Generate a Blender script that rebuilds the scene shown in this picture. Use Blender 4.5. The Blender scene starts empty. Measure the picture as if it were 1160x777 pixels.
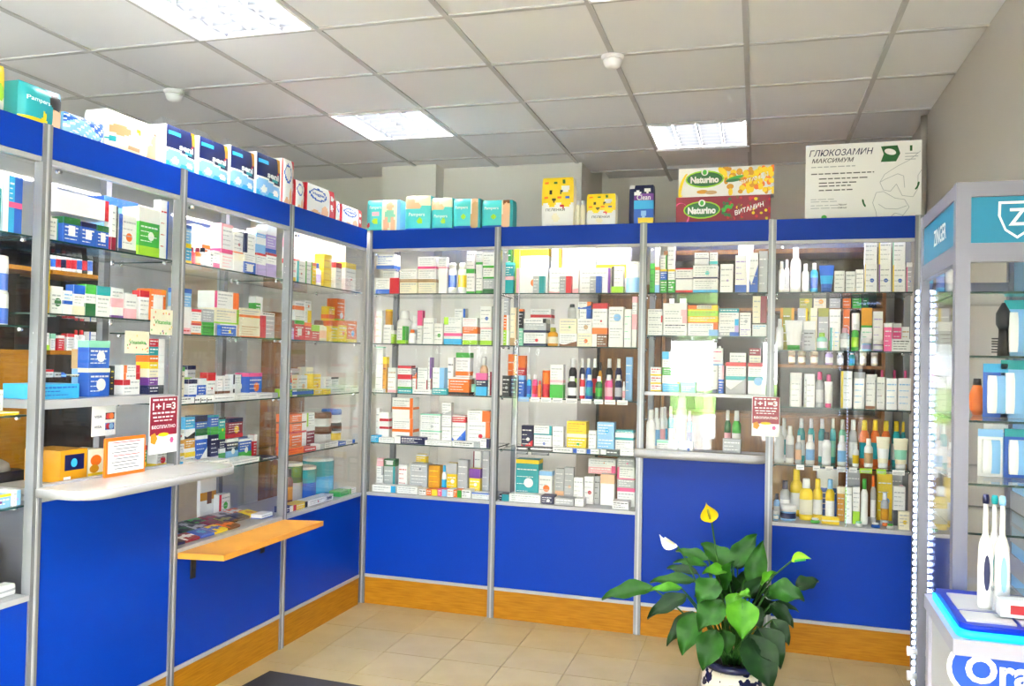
import bpy, math, random
from mathutils import Vector, Matrix
random.seed(7)
SC = bpy.context.scene
COL = SC.collection
PI = math.pi
# ------------------------------------------------------------------ camera
CAM = Vector((2.31, -4.53, 1.45)); F = 961.0
RT = Vector((0.95439617, 0.29782123, 0.02074767)); UP = Vector((-0.0142927, -0.02383562, 0.99961372)); FW = Vector((-0.29820072, 0.95432404, 0.01849196))
cd = bpy.data.cameras.new('camera'); co = bpy.data.objects.new('camera', cd); COL.objects.link(co)
cd.sensor_fit = 'HORIZONTAL'; cd.sensor_width = 36; cd.lens = F / 1160 * 36; cd.clip_start = .05
m = Matrix.Identity(4)
for i in range(3): m[i][0], m[i][1], m[i][2], m[i][3] = RT[i], UP[i], -FW[i], CAM[i]
co.matrix_world = m; SC.camera = co
# ------------------------------------------------------------------ world, daylight, exposure
CEIL = 2.867
YF = -7.6           # street wall behind the camera
WINDOWS = [(.82, 1.50, .02, 1.80), (2.08, 2.36, .35, 1.80)]
ADDED_SIDEWIN = (-7.3, -5.6, .45, 2.6)     # unseen window added in the right wall to brighten ceiling and cases
w = bpy.data.worlds.new('sky'); SC.world = w; w.use_nodes = True
bg = w.node_tree.nodes['Background']; bg.inputs[0].default_value = (.92, .965, 1, 1); bg.inputs[1].default_value = 32.0
LAMP = 115.0; STRIP = 36.0
for x0, x1, z0, z1 in WINDOWS:
    l = bpy.data.lights.new('window_daylight', 'AREA'); l.shape = 'RECTANGLE'; l.size = x1 - x0; l.size_y = z1 - z0; l.cycles.is_portal = True
    o = bpy.data.objects.new('window_daylight', l); COL.objects.link(o); o.location = ((x0 + x1) / 2, YF - .02, (z0 + z1) / 2); o.rotation_euler = (PI / 2, 0, PI)
l = bpy.data.lights.new('window_daylight', 'AREA'); l.shape = 'RECTANGLE'; l.size = ADDED_SIDEWIN[1] - ADDED_SIDEWIN[0]; l.size_y = ADDED_SIDEWIN[3] - ADDED_SIDEWIN[2]; l.cycles.is_portal = True
o = bpy.data.objects.new('window_daylight', l); COL.objects.link(o); o.location = (3.30, (ADDED_SIDEWIN[0] + ADDED_SIDEWIN[1]) / 2, (ADDED_SIDEWIN[2] + ADDED_SIDEWIN[3]) / 2); o.rotation_euler = (PI / 2, 0, PI / 2)  # light portal of the added side window
SC.view_settings.view_transform = 'Standard'; SC.view_settings.look = 'None'; SC.view_settings.gamma = 1; SC.view_settings.use_curve_mapping = False
SC.view_settings.exposure = 1.1
SC.cycles.transparent_max_bounces = 40; SC.cycles.max_bounces = 8; SC.cycles.glossy_bounces = 3; SC.cycles.transmission_bounces = 4
SC.cycles.sample_clamp_indirect = 15; SC.cycles.caustics_reflective = False; SC.cycles.caustics_refractive = False
# ------------------------------------------------------------------ pixel -> place
FR = {'B': (Vector((1, 0, 0)), Vector((0, 1, 0)), 0.0), 'L': (Vector((0, 1, 0)), Vector((-1, 0, 0)), PI / 2)}
def ray(px, py): return RT * ((px - 580) / F) - UP * ((py - 388.5) / F) + FW
def hit(run, px, py, v):
    r, n, _ = FR[run]; d = ray(px, py); t = (v - CAM.dot(n)) / d.dot(n); p = CAM + d * t
    return p.dot(r), p.z
def atz(px, py, z):
    d = ray(px, py); return CAM + d * ((z - CAM.z) / d.z)
def aty(px, py, y):
    d = ray(px, py); return CAM + d * ((y - CAM.y) / d.y)
def wpos(run, u, v, z):
    r, n, _ = FR[run]; p = r * u + n * v; p.z = z; return p
# ------------------------------------------------------------------ materials
MATS = {}
def lin(h):
    c = [int(h[i:i + 2], 16) / 255 for i in (0, 2, 4)]
    return tuple(x / 12.92 if x <= .04045 else ((x + .055) / 1.055) ** 2.4 for x in c) + (1,)
PAL = dict(w='f4f4f2', cr='f3ecd0', gy='b9bcc0', dg='55585c', k='1c1c20', r='cf2030', cm='8e1430', o='f0741c', y='f6d41a', am='d9981a', g='3fae3a', dk='1f6b34', li='a4d92a', mt='8fd6b8', te='1ba0a8', tq='4fd0d2', cy='35b0e6', lb='8cc3ee', b='1f5fc4', nv='101a4e', pu='7a3f9c', la='b9a6dc', pk='ee5a94', lp='f7b9c2', br='7c4a26', tn='c9a372', pe='eebd94', ch='2c2f33', ol='9a9a30')
WORD = dict(w='white', cr='cream', gy='grey', dg='dark grey', k='black', r='red', cm='crimson', o='orange', y='yellow', am='amber', g='green', dk='dark green', li='lime', mt='mint', te='teal', tq='turquoise', cy='cyan', lb='pale blue', b='blue', nv='navy', pu='purple', la='lavender', pk='pink', lp='pale pink', br='brown', tn='tan', pe='peach', ch='charcoal', ol='olive', cl='clear')
def newmat(name):
    m = bpy.data.materials.new(name); m.use_nodes = True; nt = m.node_tree
    return m, nt, nt.nodes['Principled BSDF']
def M(k):
    if k in MATS: return MATS[k]
    m, nt, b = newmat('print_' + WORD.get(k, k).replace(' ', '_'))
    b.inputs['Base Color'].default_value = lin(PAL[k]); b.inputs['Roughness'].default_value = .38
    MATS[k] = m; return m
def plain(k, hexc, rough=.5, metal=0, emit=0, noise=0, scale=40, stretch=None, hex2=None, bump=0, coat=0):
    m, nt, b = newmat(k); b.inputs['Base Color'].default_value = lin(hexc); b.inputs['Roughness'].default_value = rough; b.inputs['Metallic'].default_value = metal
    if k in ('blue', 'wood', 'kiosk_blue'): b.inputs['Specular IOR Level'].default_value = .18
    if coat: b.inputs['Coat Weight'].default_value = coat; b.inputs['Coat Roughness'].default_value = .1
    if emit: b.inputs['Emission Color'].default_value = lin(hexc); b.inputs['Emission Strength'].default_value = emit
    if hex2 or bump:
        tc = nt.nodes.new('ShaderNodeTexCoord'); mp = nt.nodes.new('ShaderNodeMapping'); n = nt.nodes.new('ShaderNodeTexNoise')
        nt.links.new(tc.outputs['Object'], mp.inputs[0]); nt.links.new(mp.outputs[0], n.inputs['Vector'])
        if stretch: mp.inputs['Scale'].default_value = stretch
        n.inputs['Scale'].default_value = scale; n.inputs['Detail'].default_value = 5
        if hex2:
            r = nt.nodes.new('ShaderNodeValToRGB'); r.color_ramp.elements[0].position = .35; r.color_ramp.elements[1].position = .68
            r.color_ramp.elements[0].color = lin(hexc); r.color_ramp.elements[1].color = lin(hex2)
            nt.links.new(n.outputs[0], r.inputs[0]); nt.links.new(r.outputs[0], b.inputs['Base Color'])
        if bump:
            bn = nt.nodes.new('ShaderNodeBump'); bn.inputs['Strength'].default_value = bump; bn.inputs['Distance'].default_value = .002
            nt.links.new(n.outputs[0], bn.inputs['Height']); nt.links.new(bn.outputs[0], b.inputs['Normal'])
    MATS[k] = m; return m
def glassmat(k, tint, refl0=.045):
    m = bpy.data.materials.new(k); m.use_nodes = True; nt = m.node_tree; nt.nodes.clear()
    out = nt.nodes.new('ShaderNodeOutputMaterial'); mix = nt.nodes.new('ShaderNodeMixShader'); tr = nt.nodes.new('ShaderNodeBsdfTransparent'); gl = nt.nodes.new('ShaderNodeBsdfGlossy')
    lw = nt.nodes.new('ShaderNodeLayerWeight'); lw.inputs[0].default_value = .5
    pw = nt.nodes.new('ShaderNodeMath'); pw.operation = 'POWER'; pw.inputs[1].default_value = 4
    ma = nt.nodes.new('ShaderNodeMath'); ma.operation = 'MULTIPLY_ADD'; ma.inputs[1].default_value = .8; ma.inputs[2].default_value = refl0
    nt.links.new(lw.outputs['Facing'], pw.inputs[0]); nt.links.new(pw.outputs[0], ma.inputs[0]); nt.links.new(ma.outputs[0], mix.inputs[0])
    tr.inputs[0].default_value = tint; gl.inputs['Roughness'].default_value = .01; gl.inputs[0].default_value = (1, 1, 1, 1)
    nt.links.new(tr.outputs[0], mix.inputs[1]); nt.links.new(gl.outputs[0], mix.inputs[2]); nt.links.new(mix.outputs[0], out.inputs[0])
    MATS[k] = m
glassmat('glass', (.985, .99, .988, 1), .014); glassmat('shelf_glass', (.97, .99, .98, 1), .014); glassmat('clear_plastic', (.86, .89, .92, 1), .06)
glassmat('cl', (.72, .80, .82, 1), .08)
plain('glass_edge', '24443f', .15)
plain('alu', '86888c', .42, .5)
plain('white_alu', 'b0b1b4', .4, .2)
plain('blue', '00329a', .42, hex2='0036a0', scale=300)
plain('wood', 'b07818', .45, hex2='9a6410', scale=9, stretch=(1, 1, 14))
plain('beech', 'dc9a38', .4, hex2='d08c2c', scale=6, stretch=(1, 1, 12))
plain('brownwood', '8a5a22', .5, hex2='70451a', scale=7, stretch=(6, 6, .8))
plain('darkwood', '2b2119', .6, hex2='211913', scale=8)
plain('wall', 'c2bdb4', .8, bump=.08, scale=120)
plain('wall_lightened', 'e4e1da', .8, bump=.08, scale=120); plain('wall_cool', 'd6dae0', .8, bump=.08, scale=120)  # back wall colour lightened, standing in for light missing there
plain('ceil_tile', 'e8e9ed', .85, bump=.25, scale=260)
plain('ceil_bar_shaded', 'bcbcbe', .5)  # bars greyer than the tiles: their shading is put into the colour
plain('dark', '15161a', .6); plain('rubber', '26262a', .8, bump=.6, scale=300); plain('black_metal', '1b1a19', .5)
plain('floor_tile', 'b8a87c', .32, hex2='ae9c6e', scale=5, bump=.05, coat=.25)
plain('grout', 'a0906a', .7)
plain('counter', 'bcbab6', .25, hex2='b2b0ac', scale=6)
plain('chrome', 'd8dade', .15, 1); plain('white_plastic', 'eeeef0', .4)
plain('tube', 'ffffff', .5, emit=LAMP); plain('strip', 'fff6ea', .5, emit=STRIP); plain('led', 'b6ccff', .5, emit=8); plain('cyan_glow', '0aa0ff', .4, emit=1.0); plain('teal_sign', '08789c', .35)
plain('kiosk', '80808e', .4, .3); plain('kiosk_white', 'a8a8b8', .35); plain('kiosk_blue', '1330a8', .3); plain('oral', '1250c8', .3)
plain('beige', 'd8c7a8', .6); plain('lawn', '6f9a3a', .9, hex2='86ac48', scale=3); plain('paving', 'd8d6d0', .8); plain('soil', '2e2119', .9); plain('louvre', '66686c', .3, .35); plain('smoke', 'ececf0', .4); plain('navy_rim', '0f1640', .25)
def pot_mat():
    m, nt, b = newmat('pot_floral'); b.inputs['Roughness'].default_value = .2
    tc = nt.nodes.new('ShaderNodeTexCoord'); v = nt.nodes.new('ShaderNodeTexVoronoi'); v.inputs['Scale'].default_value = 24
    n = nt.nodes.new('ShaderNodeTexNoise'); n.inputs['Scale'].default_value = 38
    mx = nt.nodes.new('ShaderNodeMath'); mx.operation = 'MULTIPLY_ADD'; mx.inputs[1].default_value = .9
    r = nt.nodes.new('ShaderNodeValToRGB'); r.color_ramp.interpolation = 'CONSTANT'; r.color_ramp.elements[0].color = lin('171c40'); r.color_ramp.elements[1].color = lin('efe6cf'); r.color_ramp.elements[1].position = .93
    for x in (v, n): nt.links.new(tc.outputs['Object'], x.inputs['Vector'])
    nt.links.new(n.outputs[0], mx.inputs[0]); nt.links.new(v.outputs['Distance'], mx.inputs[2]); nt.links.new(mx.outputs[0], r.inputs[0]); nt.links.new(r.outputs[0], b.inputs['Base Color']); MATS['pot'] = m
pot_mat()
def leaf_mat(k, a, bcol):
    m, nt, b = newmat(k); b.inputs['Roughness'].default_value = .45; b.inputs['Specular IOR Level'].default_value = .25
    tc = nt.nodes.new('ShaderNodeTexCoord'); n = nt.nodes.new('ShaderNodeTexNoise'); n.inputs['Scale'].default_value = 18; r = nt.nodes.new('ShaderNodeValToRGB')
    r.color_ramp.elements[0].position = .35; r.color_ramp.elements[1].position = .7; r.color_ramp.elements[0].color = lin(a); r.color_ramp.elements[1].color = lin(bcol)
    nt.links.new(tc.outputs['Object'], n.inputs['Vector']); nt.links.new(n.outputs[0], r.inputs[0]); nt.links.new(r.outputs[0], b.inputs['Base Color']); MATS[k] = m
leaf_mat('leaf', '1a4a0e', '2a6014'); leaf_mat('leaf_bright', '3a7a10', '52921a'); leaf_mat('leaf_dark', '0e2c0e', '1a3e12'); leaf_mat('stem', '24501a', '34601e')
# ------------------------------------------------------------------ mesh helpers
class MB:
    def __init__(s): s.v = []; s.f = []; s.mi = []; s.mats = []; s.sm = []
    def mat(s, k):
        if k not in s.mats: s.mats.append(k)
        return s.mats.index(k)
    def face(s, pts, k, smooth=False):
        n = len(s.v); s.v += [tuple(p) for p in pts]; s.f.append(tuple(range(n, n + len(pts)))); s.mi.append(s.mat(k)); s.sm.append(smooth)
    def box(s, x0, x1, y0, y1, z0, z1, k, front=None):
        n = len(s.v); s.v += [(x0, y0, z0), (x1, y0, z0), (x1, y1, z0), (x0, y1, z0), (x0, y0, z1), (x1, y0, z1), (x1, y1, z1), (x0, y1, z1)]
        for i, f in enumerate(((0, 1, 5, 4), (1, 2, 6, 5), (2, 3, 7, 6), (3, 0, 4, 7), (4, 5, 6, 7), (3, 2, 1, 0))):
            s.f.append(tuple(n + j for j in f)); s.mi.append(s.mat(front if (front and i < 4) else k)); s.sm.append(False)
        return s
    def prism(s, pts, z0, z1, k, smooth=False):      # pts counter-clockwise in xy
        n = len(s.v); c = len(pts); s.v += [(x, y, z0) for x, y in pts] + [(x, y, z1) for x, y in pts]
        for i in range(c):
            j = (i + 1) % c; s.f.append((n + i, n + j, n + c + j, n + c + i)); s.mi.append(s.mat(k)); s.sm.append(smooth)
        s.f.append(tuple(n + c + i for i in range(c))); s.f.append(tuple(n + i for i in reversed(range(c)))); s.mi += [s.mat(k)] * 2; s.sm += [False] * 2
        return s
    def lathe(s, prof, k, seg=16, cx=0, cy=0, sx=1, sy=1):   # prof: (r,z) or (r,z,mat)
        n = len(s.v); c = len(prof)
        for p in prof:
            for i in range(seg):
                a = 2 * PI * i / seg; s.v.append((cx + p[0] * sx * math.cos(a), cy + p[0] * sy * math.sin(a), p[1]))
        for j in range(c - 1):
            kk = prof[j][2] if len(prof[j]) > 2 else k
            for i in range(seg):
                q = (i + 1) % seg; s.f.append((n + j * seg + i, n + j * seg + q, n + (j + 1) * seg + q, n + (j + 1) * seg + i)); s.mi.append(s.mat(kk)); s.sm.append(True)
        s.f.append(tuple(n + (c - 1) * seg + i for i in range(seg))); s.mi.append(s.mat(k)); s.sm.append(False)
        s.f.append(tuple(n + i for i in reversed(range(seg)))); s.mi.append(s.mat(k)); s.sm.append(False)
        return s
    def tube(s, path, rad, k, seg=8):
        path = [Vector(p) for p in path]; n = len(s.v); c = len(path)
        for i, p in enumerate(path):
            t = (path[min(i + 1, c - 1)] - path[max(i - 1, 0)]).normalized(); a = t.cross(Vector((0, 0, 1)))
            if a.length < 1e-3: a = t.cross(Vector((1, 0, 0)))
            a.normalize(); b = t.cross(a); r = rad[i] if isinstance(rad, (list, tuple)) else rad
            for j in range(seg):
                g = 2 * PI * j / seg; s.v.append(tuple(p + a * (r * math.cos(g)) + b * (r * math.sin(g))))
        for i in range(c - 1):
            for j in range(seg):
                q = (j + 1) % seg; s.f.append((n + i * seg + j, n + i * seg + q, n + (i + 1) * seg + q, n + (i + 1) * seg + j)); s.mi.append(s.mat(k)); s.sm.append(True)
        s.f.append(tuple(n + j for j in reversed(range(seg)))); s.f.append(tuple(n + (c - 1) * seg + j for j in range(seg))); s.mi += [s.mat(k)] * 2; s.sm += [False] * 2
        return s
    def ell(s, cx, cz, rx, rz, y, k, seg=14, rot=0):
        s.face([(cx + rx * math.cos(a) * math.cos(rot) - rz * math.sin(a) * math.sin(rot), y, cz + rx * math.cos(a) * math.sin(rot) + rz * math.sin(a) * math.cos(rot)) for a in [2 * PI * i / seg for i in range(seg)]], k)
    def grid(s, rows, colf, smooth=True):
        n = len(s.v); R, C = len(rows), len(rows[0])
        for r in rows: s.v += [tuple(q) for q in r]
        for i in range(R - 1):
            for j in range(C - 1):
                s.f.append((n + i * C + j, n + i * C + j + 1, n + (i + 1) * C + j + 1, n + (i + 1) * C + j)); s.mi.append(s.mat(colf(i, j))); s.sm.append(smooth)
    def rect(s, x0, x1, z0, z1, y, k): s.face([(x0, y, z0), (x1, y, z0), (x1, y, z1), (x0, y, z1)], k)
    def mesh(s, name):
        me = bpy.data.meshes.new(name); me.from_pydata(s.v, [], s.f)
        for k in s.mats: me.materials.append(M(k))
        me.polygons.foreach_set('material_index', s.mi); me.polygons.foreach_set('use_smooth', s.sm); me.update(); return me
    def obj(s, name, parent=None, loc=(0, 0, 0), rz=0):
        return place(name, s.mesh(name), parent, loc, rz)
def place(name, me, parent=None, loc=(0, 0, 0), rz=0):
    o = bpy.data.objects.new(name, me); COL.objects.link(o); o.location = loc; o.rotation_euler = (0, 0, rz)
    if parent: o.parent = parent
    return o
def empty(name, loc=(0, 0, 0), rz=0, parent=None): 
    o = place(name, None, parent, loc, rz); o.empty_display_size = .05; return o
def tag(o, label, cat, group=None):
    o['label'] = label; o['category'] = cat
    if group: o['group'] = group
    return o
def struct(o): o['kind'] = 'structure'; return o
def boxobj(name, x0, x1, y0, y1, z0, z1, k, parent=None): return MB().box(x0, x1, y0, y1, z0, z1, k).obj(name, parent)
TXT = {}
def lettering(parent, s, cx, cz, w, h, y, col, bold=0, shear=0, name='lettering', surf=None, rot=0):
    key = (s, bold, shear)
    if key not in TXT:
        cu = bpy.data.curves.new('lettering', 'FONT'); cu.body = s; cu.size = 1; cu.offset = bold; cu.shear = shear; cu.resolution_u = 3
        ob = bpy.data.objects.new('lettering', cu); COL.objects.link(ob); dg = bpy.context.evaluated_depsgraph_get(); me = bpy.data.meshes.new_from_object(ob.evaluated_get(dg))
        TXT[key] = ([tuple(v.co) for v in me.vertices], [tuple(p.vertices) for p in me.polygons]); bpy.data.objects.remove(ob); bpy.data.meshes.remove(me); bpy.data.curves.remove(cu)
    vs, fs = TXT[key]
    if not vs: return
    xs = [v[0] for v in vs]; ys = [v[1] for v in vs]; ax, bx, ay, by = min(xs), max(xs), min(ys), max(ys)
    kx = w / (bx - ax); ky = h / (by - ay); cr, sr = math.cos(rot), math.sin(rot)
    me = bpy.data.meshes.new(name); out = []
    for v in vs:
        x = (v[0] - (ax + bx) / 2) * kx; z = (v[1] - (ay + by) / 2) * ky; x, z = cx + x * cr - z * sr, cz + x * sr + z * cr
        out.append((x, (surf(x, z) if surf else 0) + y, z))
    me.from_pydata(out, [], fs); me.materials.append(M(col)); me.update()
    return place(name, me, parent)
# ------------------------------------------------------------------ the room
GA = math.radians(1.278); GO = (2.1736, -1.2397)       # ceiling grid origin and angle
def gpt(x, y): return GO[0] + math.cos(GA) * x - math.sin(GA) * y, GO[1] + math.sin(GA) * x + math.cos(GA) * y
XL, XR = -1.9, 3.1
fl = struct(boxobj('floor', XL - .1, XR + .35, YF - .1, 2.3, -.06, -.004, 'grout'))
tm = MB(); tm.prism([(-.1482, -.1467), (-.1467, -.1482), (.1467, -.1482), (.1482, -.1467), (.1482, .1467), (.1467, .1482), (-.1467, .1482), (-.1482, .1467)], -.004, .0, 'floor_tile'); tme = tm.mesh('floor_tile')
FX, FY = .485, -.41
for i in range(-2, 9):
    for j in range(-23, 2):
        x, y = FX + (i + .5) * .3, FY + (j + .5) * .3
        c, s_ = math.cos(GA), math.sin(GA); dx, dy = x - FX, y - FY; X, Y = FX + c * dx - s_ * dy, FY + s_ * dx + c * dy
        if X < -.12 or X > 3.25 or Y > .1 or Y < YF: continue
        place('floor_tile', tme, fl, (X, Y, 0), GA)
boxm = MB(); boxm.box(XL - .1, XR + .35, YF - .1, 2.3, CEIL + .3, CEIL + .36, 'wall'); ce = struct(boxm.obj('ceiling'))
struct(boxobj('wall_left', XL - .1, XL, YF, 2.2, 0, CEIL + .3, 'wall_cool'))
wr = MB(); a = gpt(.0, 0); 
def wx(y): return 3.115 - (y - 0) * math.sin(GA)
for ya, yb, za, zb in ((YF, ADDED_SIDEWIN[0], 0, CEIL + .3), (ADDED_SIDEWIN[1], 2.3, 0, CEIL + .3), (ADDED_SIDEWIN[0], ADDED_SIDEWIN[1], 0, ADDED_SIDEWIN[2]), (ADDED_SIDEWIN[0], ADDED_SIDEWIN[1], ADDED_SIDEWIN[3], CEIL + .3)):
    wr.prism([(wx(ya), ya), (wx(ya) + .2, ya), (wx(yb) + .2, yb), (wx(yb), yb)], za, zb, 'wall')
struct(wr.obj('wall_right'))
f = MB(); ya, yb, za, zb = ADDED_SIDEWIN
for b_ in ((ya, ya + .05, za, zb), (yb - .05, yb, za, zb), (ya + .05, yb - .05, za, za + .05), (ya + .05, yb - .05, zb - .05, zb), ((ya + yb) / 2 - .03, (ya + yb) / 2 + .03, za + .05, zb - .05)): f.box(3.33, 3.37, b_[0], b_[1], b_[2], b_[3], 'white_plastic')
wo = struct(f.obj('window_3')); boxobj('pane', 3.35, 3.356, ya + .05, yb - .05, za + .05, zb - .05, 'glass', wo)  # frame and pane of the added window, out of view
wb = MB(); wb.prism([(XL, 1.56), (-.55, 1.56), (-.55, 1.25), (-.11, 1.25), (-.11, 1.40), (.95, 1.42), (.95, 2.16), (2.12, 2.16), (2.12, 1.80), (3.1, 1.80), (3.1, 2.3), (XL, 2.3)], 0, CEIL + .3, 'wall_lightened'); struct(wb.obj('wall_back'))
# street wall behind the camera with window openings
wf = MB(); xs = [XL - .1] + [q for wn in WINDOWS for q in wn[:2]] + [XR + .3]
for i in range(0, len(xs), 2): wf.box(xs[i], xs[i + 1], YF - .15, YF, 0, CEIL + .3, 'wall')
for x0, x1, z0, z1 in WINDOWS:
    wf.box(x0, x1, YF - .15, YF, z1, CEIL + .3, 'wall')
    wf.box(x0, x1, YF - .15, YF, 0, z0, 'wall')
struct(wf.obj('wall_front'))
for n, (x0, x1, z0, z1) in enumerate(WINDOWS):
    f = MB(); t = .045
    for b_ in ((x0, x0 + t, z0, z1), (x1 - t, x1, z0, z1), (x0 + t, x1 - t, z0, z0 + t), (x0 + t, x1 - t, z1 - t, z1)): f.box(b_[0], b_[1], YF - .1, YF - .04, b_[2], b_[3], 'white_plastic')
    wo = struct(f.obj('window_%d' % (n + 1))); boxobj('pane', x0 + t, x1 - t, YF - .075, YF - .069, z0 + t, z1 - t, 'glass', wo)
struct(boxobj('pavement', -40, 40, -60, YF - .16, -.1, -.05, 'paving')); struct(boxobj('pavement', 3.5, 30, YF - .15, 5, -.1, -.05, 'paving'))
struct(boxobj('lawn', -40, 40, -60, -20, -.049, -.02, 'lawn'))
# suspended ceiling: bars and tiles
LAMPS = [(3, -1), (3, 2), (0, 3), (0, -1), (3, -4), (0, -4), (3, -7), (0, -7), (5, -4)]     # cells (column, row); the last, unseen, is added to brighten the staff side
SKIP = set(LAMPS)
bar = MB()
for i in range(-2, 8):
    bar = MB(); bar.box(-i * .6 - .012, -i * .6 + .012, -6.6, 3.6, 0, .03, 'ceil_bar_shaded'); o = bar.obj('grid_bar', ce, (GO[0], GO[1], CEIL), GA)
for j in range(-11, 7):
    bar = MB(); bar.box(-4.4, 1.3, j * .6 - .012, j * .6 + .012, .0006, .0306, 'ceil_bar_shaded'); o = bar.obj('grid_bar', ce, (GO[0], GO[1], CEIL), GA)
ct = MB(); ct.box(-.2995, .2995, -.2995, .2995, 0, .015, 'ceil_tile'); ctm = ct.mesh('ceiling_tile')
for i in range(-2, 7):
    for j in range(-11, 6):
        if (i, j) in SKIP: continue
        x, y = gpt(-(i + .5) * .6, (j + .5) * .6)
        if y > 2.2 or y < YF - .2: continue
        o = place('ceiling_tile', ctm, ce, (x, y, CEIL + .0045 + .003), GA)
        if (i, j) == (0, 4): o.rotation_euler = (math.radians(3.5), 0, GA); o.location.z += .0; 
        if (i, j) == (1, 5): o.location.x += .11; o.location.z += .035
def lamp(i, j, label, grp):
    x, y = gpt(-(i + .5) * .6, (j + .5) * .6); r = empty('ceiling_light', (x, y, CEIL), GA); tag(r, label, 'ceiling light', grp)
    h = MB(); s = .294
    h.box(-s, s, -s, s, .085, .09, 'white_plastic')
    for b_ in ((-s, -s + .012, -s, s), (s - .012, s, -s, s), (-s + .012, s - .012, -s, -s + .012), (-s + .012, s - .012, s - .012, s)): h.box(b_[0], b_[1], b_[2], b_[3], -.002, .085, 'white_plastic')
    h.obj('housing', r)
    for q in range(4):
        cx = (q - 1.5) * .14
        t = MB(); t.tube([(cx, -.27, .055), (cx, .27, .055)], .013, 'tube', 10); t.obj('fluorescent_tube', r)
        if q < 3:
            g = MB(); gx = cx + .07; g.box(gx - .002, gx + .002, -.28, .28, 0, .002, 'louvre')
            for sd in (-1, 1): g.face([(gx + sd * .002, -.28, .001), (gx + sd * .002, .28, .001), (gx + sd * .02, .28, .05), (gx + sd * .02, -.28, .05)], 'louvre')
            g.obj('louvre_rib', r)
        for k in range(7):
            cy = (k - 3) * .08; b2 = MB(); x0, x1 = cx - .057, cx + .057
            b2.box(x0, x1, cy - .0015, cy + .0015, .001, .004, 'louvre')
            for sd in (-1, 1): b2.face([(x0 - .004, cy + sd * .0015, .003), (x1 + .004, cy + sd * .0015, .003), (x1 - .006, cy + sd * .018, .04), (x0 + .006, cy + sd * .018, .04)], 'louvre')
            b2.obj('louvre_blade', r)
LB = {(3, -1): 'large bright louvred ceiling light nearest the service-window case', (3, 2): 'louvred ceiling light in the middle above the corner of the cases', (0, 3): 'louvred ceiling light at the far right, above the back cases'}
for i, j in LAMPS: lamp(i, j, LB.get((i, j)) or 'louvred ceiling light behind the viewer, %s row, over the %s of the shop floor' % ({-1: 'nearest', -4: 'middle', -7: 'street'}[j], 'staff side (added to brighten it)' if i == 5 else 'left' if i else 'right'), 'louvred ceiling lights')
for (i, j), lb in {(1, 1): 'white round smoke detector on the ceiling above the middle back case', (5, 1): 'white round smoke detector on the ceiling above the left cases'}.items():
    x, y = gpt(-i * .6, j * .6); r = empty('smoke_detector', (x, y, CEIL)); tag(r, lb, 'smoke detector', 'ceiling smoke detectors')
    MB().lathe([(.05, -.018), (.054, -.004), (.054, 0)], 'smoke', 24).obj('base', r); MB().lathe([(.0, -.058), (.022, -.057), (.036, -.048), (.043, -.03), (.045, -.018)], 'smoke', 24).obj('sensor_cap', r)
# pipe on the right wall, rear furniture and doors
tag(MB().tube([(3.085, .7, 0), (3.085, .7, CEIL)], .018, 'wall', 12).obj('pipe'), 'thin painted vertical pipe on the right wall beside the poster', 'pipe')
# ------------------------------------------------------------------ display cases
D = .40
Z4 = [1.82, 1.525, 1.235, .94]
CASES = {}
SHELVES = {}
def case(run, u0, u1, key, label, shelves=Z4, sill=.65, right=False, zlow=.65, seam=.52):
    o = empty('display_case', wpos(run, u0, 0, 0), FR[run][2]); tag(o, label, 'display case', 'blue and glass display cases'); W = u1 - u0
    def bx(name, x0, x1, y0, y1, z0, z1, k, par=None): return boxobj(name, x0, x1, y0, y1, z0, z1, k, par or o)
    for x in ([0] + ([W] if right else [])):
        p = MB(); p.box(x - .018, x + .018, -.006, .03, 0, 2.192, 'alu'); p.box(x - .004, x + .004, -.008, -.006, 0, 2.19, 'white_alu'); p.obj('post', o)
        bx('rear_post', x - .015, x + .015, D - .03, D, 0, 2.175, 'alu')
    a, b = .019, W - .019
    bx('fascia', a, b, -.001, .018, 2.082, 2.19, 'blue'); bx('top_board', a, b, .019, D, 2.176, 2.19, 'white_alu')
    bx('rail', a, b, 0, .022, 2.064, 2.081, 'white_alu'); bx('sill_rail', a, b, -.004, .024, sill - .018, sill, 'white_alu'); bx('plinth_rail', a, b, -.003, .022, .155, .172, 'white_alu')
    bx('front_panel', a, b, .002, .018, .173, sill - .019, 'blue'); bx('plinth', a, b, .002, .018, 0, .154, 'wood')
    bx('deck', a, b, .025, D - .032, sill - .018, sill - .001, 'white_alu'); bx('rear_panel', a, b, D - .03, D - .015, .02, sill - .03, 'white_alu')
    MB().box(a + .02, b - .02, .03, .05, 2.166, 2.1755, 'strip').obj('light_strip', o)
    zb = zlow
    half = W * seam
    bx('glass_pane', a, half + .015, .007, .011, zb + .002, 2.063, 'glass'); bx('glass_pane', half - .015, b, .0125, .0165, zb + .002, 2.063, 'glass')
    bx('rear_pane', a, half + .02, D - .012, D - .008, sill + .002, 2.15, 'glass'); bx('rear_pane', half - .02, b, D - .02, D - .016, sill + .002, 2.15, 'glass')
    if seam < .5: bx('pane_edge', half + .0152, half + .018, .006, .0118, zb + .002, 2.063, 'white_plastic')
    for z in shelves:
        s = MB(); s.box(a + .003, b - .003, .026, D - .034, z - .0065, z - .0005, 'shelf_glass', 'glass_edge'); sh = s.obj('shelf', o); SHELVES[key, len([1 for q_ in SHELVES if q_[0] == key])] = sh
        for x in (a + .006, b - .006):
            for y in (.06, D - .08): MB().tube([(x - .006, y, z - .013), (x + .006, y, z - .013)], .006, 'chrome', 8).obj('shelf_clip', sh)
    lk = MB(); lk.tube([(a + .03, .006, 2.045), (a + .03, -.012, 2.045)], .007, 'chrome', 10); lk.obj('lock', o)
    CASES[key] = (o, run, u0, u1); return o
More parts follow.
